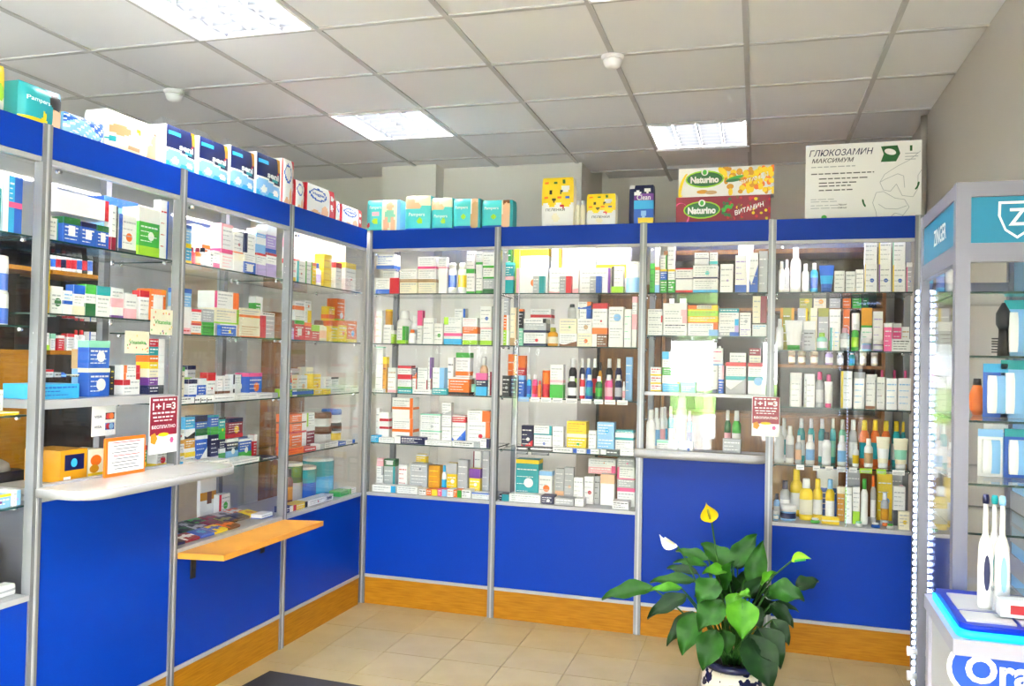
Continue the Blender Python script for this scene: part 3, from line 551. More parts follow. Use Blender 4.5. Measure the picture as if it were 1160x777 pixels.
shelf('B2', 4, k3, [(132, 280, 392, 'c te T10y E40w'), (280, 364, 465, 'c w T15lb E50o'), (384, 440, 450, 'c gy B30pe', {'v': .18}), (440, 500, 442, 'c gy E30pe', {'v': .18}), (498, 560, 505, 'c w B15r'), (566, 626, 500, 'c w E40r'), (630, 664, 500, 'c gy Xdg'), (668, 756, 485, 'c w T30pe Xw'), (586, 760, 420, 'c lp B30pk', {'v': .15, 'dz': .1, 'dep': .05}) if False else (772, 884, 570, 'c w T20pk', 510, 'c gy T12pk', 440, 'c w L12pk', 385, 'c gy E20pk')], v=.13)
shelf('B2', 4, k3, [(590, 764, 430, 'c lp T20w R15pk', 390, 'c w E20o', {'dz': .163, 'dep': .07})], v=.125)
shelf('B2', 4, k3, [(550, 660, 580, 'p cl H20gy', {'dep': .05}), (660, 736, 625, 'p gy Xw', {'dep': .05})], v=.045) if False else None
# --- white-counter case
kx = 7.484
shelf('B3', 0, (725, 265, kx), [(60, 128, 250, 'c g Xdk', {'v': .1}), (128, 168, 280, 'c w B30lb T12o', 85, 'c w Xw'), (172, 230, 390, 'c g Xw', 300, 'c b T20y', 180, 'c w R20g'), (236, 298, 390, 'c g E30w', 300, 'c w T20y', 105, 'c w E20la'), (302, 448, 385, 'c w B18r Xw', 290, 'c w T12r B08nv'), (450, 660, 380, 'c w B20cy', 265, 'c w B12nv E30tq'), (462, 580, 145, 'c w H06nv', {'dz': .15, 'h': .062}), (590, 658, 138, 'c w B25tq', {'dz': .15, 'h': .062}), (680, 790, 255, 'c w E18la'), (808, 905, 180, 'c w B20b Xla'), (835, 960, 75, 'c w Xw', {'v': .15}), (928, 1004, 160, 'c w D70b'), (1008, 1092, 145, 'c gy Xw')])
shelf('B3', 1, (725, 330, kx), [(62, 192, 325, 'c w Xgy', 265, 'c w Xgy', 205, 'c w R10r', 150, 'c w Xgy'), (196, 400, 325, 'c w Xgy', 272, 'c w Xnv', 210, 'c w R20lp', 155, 'c w R25lp', 100, 'c w Xw'), (404, 662, 325, 'c w R30lb', 270, 'c w R15o', 210, 'c y B15o E20g', 150, 'c li T25y Xol', 118, 'c cr L30o R20y'), (668, 838, 345, 'c gy R45b', 290, 'c w R20la', 235, 'c w R20cy', 180, 'c w Xgy', 145, 'c te Xw'), (844, 940, 310, 'c w Xla', 180, 'c w E30gy'), (950, 1090, 330, 'c w Xw', 280, 'c w Xlb')], v=.05)
shelf('B3', 1, (725, 330, kx), [(955, 1085, 40, 'c cr R45cm', {'dz': .07})], v=.07)
shelf('B3', 2, (725, 375, kx), [(88, 180, 450, 'c w B20y Xr', 380, 'c w B20y Xr', 305, 'c w B20y Xr'), (188, 332, 445, 'c cy Xlb', 375, 'c w R10y', 310, 'c g R30w', 240, 'c w R35mt', 175, 'c w L40cy'), (344, 470, 455, 'c lb Xw', 395, 'c lb Xw', 340, 'c lb Xw', 285, 'c gy R35o', 235, 'c gy R35o'), (482, 660, 290, 'c w E20la D15nv', {'v': .06}), (550, 704, 145, 'c w B30lb Xpk', {'v': .06, 'dz': .117}), (664, 712, 410, 'c b E20o', 290, 'c w R40lp'), (728, 900, 265, 'c w T12r H12te D50gy'), (916, 1084, 270, 'c w T12r H12te E50lb'), (760, 900, 185, 'c w E15mt', {'dz': .128}), (925, 1024, 208, 'c cr E20r', 145, 'c cm Xw', {'dz': .128})], v=.06)
shelf('B3', 3, (725, 440, kx), [(140, 320, 440, 'c w T20mt'), (700, 856, 430, 'c gy Xw'), (360, 450, 455, 'c w E30b')], v=.035, dep=.05)
shelf('B3', 3, (725, 440, kx), [(44, 130, 180, 'b w w w', {'v': .04}), (105, 170, 165, 'b w w lb', {'v': .1}), (150, 215, 160, 'b w w lp', {'v': .15}), (185, 235, 155, 'b w w cy', {'v': .2}), (230, 285, 150, 'b te w w', {'v': .2}), (305, 398, 65, 'a w w pe', {'v': .11}), (370, 445, 190, 'b te w nv', {'v': .11}), (715, 772, 185, 'b dk w lp', {'v': .11}), (780, 858, 190, 'b g w w', {'v': .11})], v=.08)
# --- rightmost back case
kx = 6.8235
shelf('B4', 0, (875, 265, kx), [(50, 96, 210, 'b w w w'), (92, 134, 195, 'b w w gy', {'v': .11}), (140, 225, 100, 'b w w w', {'v': .05}), (228, 288, 228, 'b w w w'), (294, 356, 222, 'b cy w b'), (362, 482, 240, 't b b cy'), (470, 560, 285, 'c w Xgy'), (568, 642, 290, 'c w Xgy'), (646, 706, 275, 'c w Xgy'), (714, 812, 235, 'c w E35b L06y', 48, 'c w T10lb'), (822, 920, 235, 'c w E35b L10pu', 50, 'c w L10y'), (930, 1030, 240, 'c w E35b L10y', 55, 'c w L08mt'), (1036, 1122, 255, 'c gy E35b L15pk', 220, 'c w Xw')])
shelf('B4', 1, (875, 330, kx), [(28, 88, 210, 'b w w w'), (95, 238, 222, 't w g w'), (240, 335, 230, 'c gy T30w Xdg'), (342, 426, 320, 'b mt li w'), (446, 474, 280, 'c w L60te'), (478, 520, 285, 'c w Xlb'), (522, 602, 280, 'b gy lp w'), (612, 672, 250, 'b g w li'), (692, 774, 365, 'j lb w la'), (780, 862, 375, 'j la w w'), (780, 856, 155, 'c w Xla', {'v': .12}), (690, 772, 280, 'c w Xmt', {'v': .12}), (866, 925, 245, 'c pk T15w'), (932, 998, 248, 'c pk T15w', {'v': .12}), (900, 1070, 368, 'c w Xdg'), (1000, 1062, 275, 'c w Xtn', {'v': .12}), (1072, 1134, 275, 'c w E20tn T10lp')], v=.05)
shelf('B4', 1, (875, 330, kx), [(440, 530, 138, 'c w B25li'), (548, 600, 138, 'c o Xw'), (612, 680, 140, 'n w k k'), (690, 772, 128, 'c g T40am'), (60, 170, 128, 'c ol L20am R20am'), (195, 275, 130, 'c gy R20y'), (280, 350, 128, 'c cr L20ol'), (355, 435, 130, 'c gy T20ol')], v=.24)
shelf('B4', 2, (875, 400, kx), [(142, 218, 195, 'c w Xgy'), (262, 330, 205, 'c w Xgy'), (336, 400, 145, 'b gy pk w'), (402, 468, 220, 't w pk w'), (530, 620, 140, 'c w L20y Xgy', {'v': .1}), (630, 714, 195, 'c w Xlb'), (722, 796, 190, 'c w B10br'), (806, 870, 185, 'c w E12r'), (880, 966, 195, 'c w Xlb'), (974, 1076, 195, 'c w Xlb'), (1082, 1134, 195, 'c w Xlb')], v=.05)
shelf('B4', 2, (875, 400, kx), [(135, 230, 150, 'c w Xgy'), (245, 330, 160, 'c w Xgy'), (405, 470, 165, 'b w pk w'), (630, 720, 148, 'c gy Xw'), (725, 810, 165, 'c w Xgy'), (826, 872, 130, 'b w pk w'), (925, 966, 132, 'b w pk w'), (1030, 1066, 135, 'b w pk w'), (1100, 1134, 138, 'b w pk w')], v=.15)
kx = 5.547
shelf('B4', 3, (870, 470, kx), [(172, 214, 130, 'b gy w pe'), (238, 296, 125, 'b w w lb'), (340, 400, 110, 'b w k w'), (438, 496, 130, 'b w w lb'), (532, 574, 180, 'b w w y'), (606, 664, 150, 'b w w tn'), (682, 772, 140, 't cr w w'), (790, 886, 150, 't cr w mt'), (896, 930, 150, 'b tn w w'), (40, 104, 70, 'b w w w'), (112, 166, 70, 'b w w gy')], v=.09)
shelf('B4', 3, (870, 470, kx), [(80, 124, 20, 'b w w te'), (186, 236, 22, 'b te w w'), (250, 296, 22, 'b te w lb'), (318, 366, 25, 'b te w w'), (390, 430, 22, 'b te w mt'), (446, 496, 30, 'b mt w w'), (510, 566, 32, 'b gy w w'), (578, 642, 34, 'b o y te'), (648, 706, 34, 'b o y te'), (716, 776, 38, 'b o y te'), (782, 840, 40, 'b te y w'), (852, 900, 44, 'b te y w'), (902, 936, 50, 'b te y w')], v=.2)
kx = 6.8235; kk = (875, 520, kx)
shelf('B4', 4, kk, [(10, 60, 270, 'b lb nv w', {'v': .1}), (60, 140, 170, 'b gy nv w', {'v': .12}), (140, 236, 80, 'b y y w', {'v': .2}), (210, 318, 155, 'b y w cr', {'v': .1}), (310, 392, 155, 'b y y w', {'v': .13}), (345, 510, 75, 'c b T40w', {'v': .27, 'dep': .06}), (412, 486, 160, 'b y lb w', {'v': .1}), (500, 560, 215, 'c am T20cr', {'v': .15}), (562, 618, 220, 'c w L20li', {'v': .1}), (622, 678, 220, 'c w B35li', {'v': .1}), (575, 680, 75, 'c gy E30br', {'v': .27, 'dep': .05}), (684, 744, 155, 'b w g w', {'v': .1}), (760, 806, 130, 'b gy o w', {'v': .14}), (810, 930, 115, 'c y E50lb', {'v': .27, 'dep': .03}), (840, 906, 260, 'b gy w am', {'v': .14}), (905, 1090, 100, 'c gy D50o', {'v': .3, 'dep': .03}), (934, 1030, 215, 'c w B40dg', {'v': .14}), (1040, 1105, 210, 'b pk lp gy', {'v': .18})])
shelf('B4', 4, kk, [(55, 190, 360, 'j lb w nv', {'v': .035}), (195, 320, 365, 'j w w lp', {'v': .035}), (975, 1100, 410, 'c cr E40y', {'v': .04}), (5, 50, 400, 'j lb w w', {'v': .035}), (640, 700, 445, 'd w H10mt', {'v': .035, 'h': .03}), (765, 838, 450, 'd b H10w', {'v': .03, 'h': .03}), (885, 945, 455, 'd w H10g', {'v': .03, 'h': .03}), (690, 750, 420, 'd pk H10lp', {'v': .1, 'h': .03}) if False else (295, 370, 430, 'd g H10w', {'v': .035, 'h': .03}), (380, 520, 395, 'p y H30cr', {'v': .035, 'dep': .05, 'h': .035}), (850, 900, 385, 'd o H10w', {'v': .1, 'h': .035})])
# --- left corner case
k = (320, 255, 9.137)
shelf('L3', 0, k, [(92, 140, 365, 'c w B20y H10lp'), (150, 235, 375, 'c w L25tq E15r'), (238, 308, 375, 'c w L20g R15g'), (312, 352, 390, 'c y T15o'), (360, 424, 395, 'b w b la'), (430, 512, 305, 'c y Xam'), (520, 552, 340, 'c w Xpe', {'v': .1}), (554, 645, 395, 'c w T20r E12r'), (652, 762, 395, 'c w T20y E12r')], v=.045)
shelf('L3', 0, k, [(100, 190, 140, 'c w T20lp H10r'), (198, 380, 100, 'c w R12lb E15r'), (395, 550, 175, 'c w Xlp'), (565, 715, 190, 'c cr E10y')], v=.13)
k = (320, 325, 11.095)
shelf('L3', 1, k, [(155, 275, 470, 'c r Q45w', 350, 'c w B40g', 180, 'c w H30o'), (282, 365, 450, 'c r T20o E35w', 295, 'c w R60y', 170, 'c w E30o'), (370, 468, 480, 'c r T40li'), (472, 600, 420, 'b cr br pe'), (608, 700, 430, 'c y T25o', {'v': .05}), (705, 812, 430, 'c y T20o E30o'), (815, 975, 430, 'c o E30cy B15y', {'v': .05})], v=.05)
shelf('L3', 1, k, [(525, 660, 245, 'c y H20o B20li', {'dz': .086}), (685, 905, 160, 'c o B30li E40w', {'dz': .086})], v=.06)
shelf('L3', 1, k, [(100, 150, 420, 'c la T40cm')], v=.05)
k = (320, 395, 11.958)
shelf('L3', 2, k, [(80, 132, 550, 'c li Xg'), (134, 425, 555, 'c dk L20w H50b'), (430, 545, 545, 'c y E40w'), (548, 655, 545, 'c y Xam'), (660, 840, 530, 'c w Xgy'), (845, 1045, 500, 'c w Xgy')], v=.03, dep=.08)
shelf('L3', 2, k, [(75, 128, 420, 'c cy T20r', 290, 'c r T30w'), (135, 205, 360, 'c cr Xo'), (210, 340, 360, 'c w E30pe'), (122, 235, 270, 'c gy Xdg', {'v': .2}), (345, 520, 345, 'c y E30am'), (320, 420, 250, 'c cr E30li', {'v': .2}), (400, 560, 490, 'c w H30te', {'dep': .05, 'v': .113}) if False else (585, 660, 385, 'c w Xgy'), (665, 760, 385, 'c w T12k')], v=.115)
k = (320, 450, 10.358)
shelf('L3', 3, k, [(52, 250, 590, 'c o Xr', {'dep': .06}), (252, 395, 585, 'c r E30w', {'dep': .06}), (440, 655, 530, 'c w L25gy', {'dep': .06}), (662, 745, 520, 'c b Xw', {'dep': .05}), (750, 850, 500, 'c w R30b', {'dep': .05})], v=.03)
shelf('L3', 3, k, [(100, 280, 420, 'c o R30w B20r', 305, 'c o R30w B20r', 195, 'c o R30w B15br'), (285, 380, 340, 'c cm T20w', 180, 'c w L20li'), (505, 618, 345, 'j w br w', 180, 'j w br w'), (622, 738, 300, 'j w k y', 140, 'j w b w'), (745, 890, 345, 'j w k y', 180, 'j w k y')], v=.11)
shelf('L3', 3, k, [(52, 122, 330, 'b w w lb')], v=.11)
k = (320, 505, 9.137)
shelf('L3', 4, k, [(40, 110, 610, 'c nv R50w', {'h': .03}), (112, 260, 590, 'c y L20r R20k', {'h': .03}), (270, 440, 560, 'c w E40r', {'h': .03}), (445, 525, 530, 'c w Q60nv', {'h': .03}), (595, 680, 470, 'c g Xdk', {'h': .03}), (690, 775, 440, 'c w L30g', {'h': .03})], v=.03, dep=.07)
shelf('L3', 4, k, [(80, 130, 240, 'b br k am'), (135, 255, 175, 'n dk w gy'), (262, 405, 215, 'n te w b'), (432, 600, 125, 'n te w cy'), (605, 690, 330, 'c dk T40gy', 180, 'c gy T20dk B30br'), (695, 780, 330, 'c g R30mt', 180, 'c dk H40w')], v=.14)
shelf('L3', 4, k, [(50, 180, 480, 'p w H30lp', {'h': .02}), (200, 300, 470, 'p gy H30cm', {'h': .02}), (310, 470, 450, 'p cm H40w', {'h': .022})], v=.105, dep=.03) if False else None
# --- wooden-ledge case
k = (200, 235, 8.63)
shelf('L2', 0, k, [(40, 88, 400, 'c cr L20li', 170, 'c li T20y B20w'), (92, 150, 400, 'c cy B20y', 175, 'c lb T15b B20y'), (150, 205, 390, 'b r cm r'), (210, 258, 395, 'b o cm pe'), (262, 320, 395, 'b gy k gy'), (330, 360, 435, 'c w Xnv'), (365, 425, 425, 'c w B30pk'), (440, 555, 455, 'c w Xlp', 165, 'c w B15pk T10lp L08pk'), (560, 655, 450, 'c w Xw', 245, 'c w E20r B06o'), (660, 775, 535, 'c b Q55w', 450, 'c w Xgy', 255, 'c w L30nv'), (782, 876, 450, 'c w B50la T10r', 210, 'c lb H30w T20w'), (884, 980, 450, 'c w B55la T10r', 180, 'c la T35w B15b')], v=.05)
shelf('L2', 0, k, [(165, 258, 170, 'c w Xlb'), (262, 358, 205, 'c o T40w'), (360, 440, 205, 'c w Xlp')], v=.16)
k = (200, 320, 8.923)
shelf('L2', 1, k, [(25, 155, 60, 'c lb T10b H20w B40w', {'v': .06}), (150, 252, 410, 'c w B15o T20r', 270, 'c w T20r B12o'), (60, 145, 460, 'c lp Xr', {'v': .028, 'dep': .025}), (258, 382, 435, 'c g Xdk', 270, 'c gy B20g'), (385, 632, 420, 'c w L20gy R08pe', 265, 'c cr R10li B10li', 95, 'c w L10pk R25o'), (446, 605, 435, 'c b E40y Xw', {'v': .028, 'dep': .02}), (640, 848, 425, 'c cr B08o Xtn', 262, 'c cr H15o E12y'), (862, 995, 340, 'c gy L30r', 305, 'c w Xk'), (860, 1050, 160, 'c g T30w R30w', {'dz': .098})], v=.06)
shelf('L2', 1, k, [(860, 994, 455, 'c gy L30r', {'v': .15})], v=.15) if False else None
k = (200, 395, 8.923)
shelf('L2', 2, k, [(10, 160, 490, 'c w Xdg'), (178, 235, 490, 'c w L12k Xdg'), (240, 300, 495, 'c w L12k Xdg'), (304, 362, 495, 'c w L12k Xdg'), (370, 590, 470, 'c w E15gy Xgy'), (595, 820, 455, 'c w Xgy'), (825, 1025, 450, 'c w R30gy')], v=.03, dep=.09)
shelf('L2', 2, k, [(10, 85, 185, 'c cr T12g Xk', {'v': .13}), (60, 160, 290, 'c li Xdk', {'v': .19}), (110, 195, 170, 'c w T15nv', {'v': .19, 'dz': .03}), (120, 210, 310, 'c w T20nv B30b', {'v': .13}), (215, 302, 300, 'c b T30w', {'v': .13}), (312, 395, 240, 'c w T30r B08br E20r', {'v': .13}), (415, 470, 275, 'c w B35br', {'v': .13}), (486, 545, 275, 'c w B35br', {'v': .13}), (572, 660, 262, 'c w L20k R10b H20w', {'v': .13}), (730, 892, 245, 'c b T15pk E40o', {'v': .13})])
k = (195, 455, 8.593)
shelf('L2', 3, k, [(30, 110, 590, 'c cy Xw'), (112, 355, 590, 'c w L12y E40o'), (358, 560, 570, 'c w Xgy'), (562, 860, 560, 'c w R05dk'), (870, 1020, 560, 'c nv E30o')], v=.03, dep=.1)
shelf('L2', 3, k, [(40, 120, 500, 'c w T20y', 375, 'c w T30am', 280, 'c w E30r'), (85, 160, 190, 'c cy B15w', {'dz': .12, 'v': .15}), (125, 225, 490, 'c w T30y', 360, 'c am B30w', 150, 'c cy B45w D30k'), (230, 345, 330, 'c b D60w T12w', 135, 'c b T30nv B35dk'), (375, 455, 320, 'c nv B25w', 130, 'c b B40g T10te'), (458, 520, 365, 'c nv B40g H20w', 150, 'c te B50g E30y T10k'), (525, 645, 360, 'c nv T15w B45lb E30w'), (555, 690, 160, 'c cm T20nv E40y B20r', {'dz': .075, 'v': .15}) if False else (650, 775, 360, 'c b T12w B35g E30w'), (795, 835, 320, 'c r T30w'), (838, 915, 320, 'c b T25k Xw'), (918, 1035, 330, 'c nv T20br R20w')], v=.15)
shelf('L2', 3, k, [(540, 690, 160, 'c cm T20nv E40y B20r', {'dz': .105})], v=.16)
k = (195, 530, 6.474)
shelf('L2', 4, k, [(345, 430, 190, 'c w L20r E40g', {'v': .296, 'dep': .032}), (432, 490, 170, 'c w B10lb E40g T20pk', {'v': .296, 'dep': .032}), (655, 790, 325, 'c w B20b', {'v': .05, 'dep': .06}), (215, 438, 45, 'p w H20am E30br', {'v': .332, 'dep': .028})])
po = [('y', 'o'), ('w', 'br'), ('dk', 'w'), ('dg', 'gy'), ('g', 'k'), ('dg', 'cm'), ('gy', 'dg'), ('o', 'w'), ('cy', 'k'), ('b', 'lb'), ('dk', 'k'), ('k', 'gy'), ('cm', 'br'), ('k', 'ol'), ('dg', 'k'), ('y', 'am'), ('nv', 'dg'), ('cm', 'w'), ('b', 'cy'), ('y', 'b'), ('br', 'o')]
for q, (c1, c2) in enumerate(po):
    row, colm = divmod(q, 8) if q < 16 else (2, q - 16); v = (.205, .122, .038)[row]; u = LY[2] + .075 + colm * .096; rq = random.Random(q)
    mb = softpack(.092, .016, .078, lambda x, z, a=c1, b=c2, i=q: (b if (abs(z - .5) < .18 or x < .15) and i % 3 else (b if (x - .5) ** 2 + (z - .5) ** 2 < .06 else a)), c1, 8, .8)
    me = mb.mesh('sachet'); me.transform(Matrix.Translation((0, -.016, 0)) ); me.transform(Matrix.Rotation(-PI / 2 + .16, 4, 'X')); zmin = min(v_.co.z for v_ in me.vertices); me.transform(Matrix.Translation((0, 0, -zmin)))
    o = place('sachet', me, None, wpos('L', u, v, .6503), PI / 2 + rq.uniform(-.05, .05))
    PROD.append([o, '%s sachet with %s print' % (WORD[c1], WORD[c2]), '%s sachet with %s print' % (WORD[c1], WORD[c2]), 'lying in the bottom of the wooden-ledge case', '', u, 'sachet', v])
# --- service-window case
k = (40, 200, 7.0625)
shelf('L1', 0, k, [(80, 175, 65, 'c w E30la Xw', {'v': .18}), (92, 185, 330, 'c w L25cm R12te', {'v': .05}), (225, 362, 330, 'c b T25dk Q40w'), (366, 490, 370, 'c b T20nv Q40w'), (494, 592, 395, 'c b T25dk Q40w'), (175, 590, 225, 'c w R08r Xw', {'dz': .105, 'h': .075, 'dep': .09}), (596, 665, 230, 'c w B30cm R30dg', {'v': .05}), (668, 815, 310, 'c w L20b E35o B10dg', {'v': .05}), (760, 845, 250, 'c li Xw', {'v': .13}), (822, 1000, 255, 'c g T30w E30w B20li', {'v': .04}), (550, 990, 205, 'c lb L25b T15b', {'v': .2, 'dep': .08}), (1004, 1090, 195, 'c w R20b Xr', {'v': .05})], v=.06)
k = (40, 290, 7.25)
shelf('L1', 1, k, [(78, 128, 30, 'c y Xam', {'v': .05}), (130, 228, 250, 'c w E60dk T20w', {'v': .05}), (232, 308, 285, 'c w H15b Xlb', {'v': .05}), (315, 410, 240, 'c w T30b B30cr', {'v': .05}), (412, 500, 235, 'c w T30g B40dk', {'v': .05}), (505, 620, 250, 'c w T30te Xgy', {'v': .05}), (624, 728, 262, 'c w H30lp B08pu', {'v': .05}), (742, 834, 312, 'c w B40lp T20w', {'v': .05}), (858, 938, 285, 'c w T22r E40w', {'v': .05}), (942, 1110, 275, 'c o Q60w', {'v': .05})])
k = (40, 355, 7.25)
shelf('L1', 2, k, [(35, 365, 580, 'c cy Xb', {'dep': .16, 'v': .04}), (385, 505, 455, 'c lb Xw', 295, 'c tn E50br', {'v': .12, 'dep': .05}), (440, 615, 450, 'c b E45w T15cr', 225, 'c b T25mt E40w', {'v': .06, 'dep': .05}), (620, 655, 430, 'c k Xy', {'v': .1}), (660, 860, 590, 'c w Xgy', 545, 'c w L40r', 490, 'c w R25r L15o', 425, 'c w L20o R25r', {'v': .06}), (930, 1075, 590, 'c nv R35dg', 525, 'c pu R40w', 455, 'c cr R40w', 400, 'c y R40w', 345, 'c o R40w', 275, 'c te R40w', 210, 'c r R40w', {'v': .05})])
shelf('L1', 2, k, [(60, 150, 460, 'c w T30r', {'v': .09, 'dz': .072}), (160, 215, 485, 'c gy Xdg', {'v': .09, 'dz': .072}), (220, 270, 485, 'b b b lb', {'v': .09, 'dz': .072}), (280, 360, 505, 'c k T40cr', {'v': .09, 'dz': .072})])
for x0, x1, y0, y1, lb in ((720, 915, 140, 330, 'cream card with fruit border in the service-window case, above the boxes with red ends'), (932, 1118, -40, 180, 'cream card with fruit border hanging at the right of the service-window case')):
    ua, zt = hit('L', 40 + x0 / 7.25, 355 + y0 / 7.25, .03); ub, zb = hit('L', 40 + x1 / 7.25, 355 + y1 / 7.25, .03)
    o = carton(ub - ua, .002, zt - zb, 'cr', ops_of('c cr P')[2], x0).obj('card_sign', None, wpos('L', (ua + ub) / 2, .0195, zb), PI / 2); tag(o, lb, 'sign')
    lettering(o, 'Vitateka', 0, (zt - zb) * .5, (ub - ua) * .7, (zt - zb) * .16, -.0012, 'g', .02)
k = (0, 160, 3.53)
# --- leftmost case
def px(x): return x
shelf('L0', 0, (0, 160, 3.533), [(-60, 40, 150, 'c cy L40w T15o', {'v': .12}), (-70, 8, 180, 'c te Xw', {'v': .05}), (12, 92, 140, 'c cy R40b H10pk L30w', {'v': .05, 'dep': .12}), (30, 100, 75, 'c b L40w T20o', {'v': .2})])
shelf('L0', 1, (0, 160, 3.533), [(-50, 68, 600, 'n w w b', 455, 'n w w b', {'v': .05}), (78, 100, 480, 'b w w w', {'v': .2}), (104, 122, 470, 'b w w w', {'v': .2})])
shelf('L0', 2, (0, 380, 2.43), [(-40, 52, 225, 'c y T25w Xam', {'v': .04}), (-30, 24, 150, 'c w E40b', {'v': .12}), (26, 74, 180, 'c w T20lb', {'v': .12})])
shelf('L0', 3, (0, 380, 2.43), [(-40, 30, 440, 'c lb T20y E30pu', {'v': .04, 'dep': .07}), (34, 74, 425, 'c w R50lb E30la', {'v': .04, 'dep': .07}), (-40, 74, 320, 'p w E20o', {'v': .125, 'dep': .07, 'h': .2})])
shelf('L0', 4, (0, 380, 2.43), [(-60, 50, 705, 'p w H20gy', {'v': .04, 'dep': .06, 'h': .035}), (-40, 40, 620, 'p g E40w', {'v': .12, 'dep': .07, 'h': .16}), (10, 70, 640, 'p w R30g', {'v': .2, 'dep': .07, 'h': .15})])
# ------------------------------------------------------------------ packs on top of the cases
TOPZ = 2.1905
def pack(run, px0, px1, pyt, v, dep, base, colf, label, name='diaper_pack', side=None, texts=(), n=24, bulge=1.0, cat='diaper pack', grp='packs on top of the cases', H=None, rz=0, shrink=.002):
    ym = pyt + 20; ua = hit(run, px0, ym, v)[0]; ub = hit(run, px1, ym, v)[0]; zt = hit(run, (px0 + px1) / 2, pyt, v)[1]
    W = ub - ua - shrink; H = H or zt - TOPZ
    mb = softpack(W, dep, H, colf, side or base, n, bulge); o = mb.obj(name, None, wpos(run, (ua + ub) / 2, v, TOPZ), FR[run][2] + rz); tag(o, label, cat, grp)
    def sf(x, z): return mb.P(min(max(x / W + .5, 0), 1), min(max(z / H, 0), 1), 1)[1]
    for s, cx, cz, w_, h_, c, *rest in texts: lettering(o, s, cx * W, cz * H, w_ * W, h_ * H, -.0012, c, rest[0] if rest else .01, rest[1] if len(rest) > 1 else 0, surf=sf)
    if grp.startswith('adult'):
        hm = MB(); hm.prism([(-W * .35, dep * .3), (W * .3, dep * .3), (W * .3, dep * .34), (-W * .35, dep * .34)], 0, .001, 'clear_plastic'); hm.face([(-W * .4, dep * .3, .001), (W * .35, dep * .3, .001), (W * .2, dep * .5, .045), (-W * .25, dep * .5, .045)], 'clear_plastic'); hm.face([(-W * .4, dep * .75, .001), (W * .35, dep * .75, .001), (W * .2, dep * .5, .045), (-W * .25, dep * .5, .045)], 'clear_plastic'); hm.obj('carry_handle', o, (0, 0, H))
    return o
def el(x, z, cx, cz, rx, rz): return ((x - cx) / rx) ** 2 + ((z - cz) / rz) ** 2 < 1
def c_pamp(side='R', skin='pe', hair='br', bot='b'):
    def f(x, z):
        X = x if side == 'R' else 1 - x
        if X > .93: return 'te'
        if el(X, z, .80, .30, .15, .30): return skin
        if el(X, z, .82, .70, .12, .2): return skin
        if el(X, z, .83, .82, .13, .14) or (X > .70 and z > .86): return hair
        if X > .66 and z > .25: return 'w' if hair == 'pe' else 'tn' if X > .9 else 'cr'
        if el(x, z, .42, .42, .08, .08): return 'li'
        if z < .14: return bot
        return 'tq'
    return f
def c_top(x, z):     # baby at top, turquoise below
    if z > .62:
        if el(x, z, .22, .8, .2, .2): return 'pe'
        if el(x, z, .12, .88, .08, .1): return 'br'
        if el(x, z, .45, .68, .2, .12): return 'pe'
        return 'cr' if z > .7 or x < .55 else 'tq'
    if el(x, z, .62, .28, .1, .08): return 'li'
    return 'b' if z < .1 else 'tq'
def c_pants(x, z):
    if x < .5:
        if el(x, z, .3, .33, .08, .09): return 'li'
        if el(x, z, .07, .22, .06, .08): return 'r'
        if .2 < x < .42 and .52 < z < .62: return 'lp'
        return 'tq' if z > .08 else 'te'
    if el(x, z, .72, .8, .1, .14) or el(x, z, .62, .2, .07, .28) or el(x, z, .8, .2, .07, .28): return 'pe'
    if el(x, z, .72, .5, .14, .2): return 'mt'
    return 'cr' if x < .93 else 'lb'
T = lambda q: 400 + q / 6.444
pack('B', T(90), T(335), 170 + 362 / 6.444, .06, .12, 'w', c_pants, 'turquoise and white baby pants pack, first right of the corner', side='lb', texts=[('Pampers', -.2, .75, .36, .13, 'w')])
pack('B', T(372), T(560), 170 + 330 / 6.444, .06, .11, 'tq', c_top, 'tallest turquoise diaper pack on the back case, second from the corner', side='tq', texts=[('Pampers', .0, .45, .6, .13, 'w')])
pack('B', T(562), T(718), 170 + 345 / 6.444, .06, .11, 'tq', c_top, 'turquoise diaper pack, third from the corner on the back case', side='tq', texts=[('Pampers', .0, .42, .6, .12, 'w')])
pack('B', T(722), T(925), 170 + 352 / 6.444, .06, .11, 'tq', c_pamp('R', 'tn', 'pe'), 'turquoise diaper pack with a standing baby, fourth from the corner', side='te', texts=[('Pampers', -.16, .7, .46, .13, 'w')])
pack('B', T(932), T(1160), 170 + 362 / 6.444, .06, .11, 'tq', c_pamp('R', 'pe', 'br'), 'turquoise diaper pack above the post, fifth from the corner', side='te', texts=[('Pampers', -.16, .7, .46, .13, 'w')])
T = lambda q: 600 + q / 6.444
def c_pel(x, z):
    if z > .46 + .05 * math.sin(x * 14):
        for i, (cx, cz, c) in enumerate(((.15, .9, 'o'), (.3, .7, 'k'), (.45, .9, 'dk'), (.62, .72, 'k'), (.8, .6, 'b'), (.15, .6, 'o'), (.4, .55, 'k'), (.55, .6, 'o'), (.7, .92, 'dk'))):
            if el(x, z, cx, cz, .055, .035): return c
        if el(x, z, .75, .78, .13, .06): return 'w'
        return 'y'
    if el(x, z, .68, .43, .1, .035): return 'r'
    if el(x, z, .45, .2, .12, .08): return 'cr'
    return 'w'
pack('B', T(84), T(318), 160 + 262 / 6.444, .08, .1, 'w', c_pel, 'tall white and yellow pack with animal print on the middle back case', 'diaper_pack', 'cr', [('ПЕЛЕНКИ', -.06, .36, .6, .05, 'k')], bulge=.5)
pack('B', T(410), T(625), 160 + 380 / 6.444, .08, .1, 'w', c_pel, 'shorter white and yellow pack with animal print on the middle back case', 'diaper_pack', 'cr', [('ПЕЛЕНКИ', 0, .3, .6, .07, 'k')], bulge=.5)
ua, zt = hit('B', T(324), 160 + 430 / 6.444, .09); ub = hit('B', T(398), 240, .09)[0]
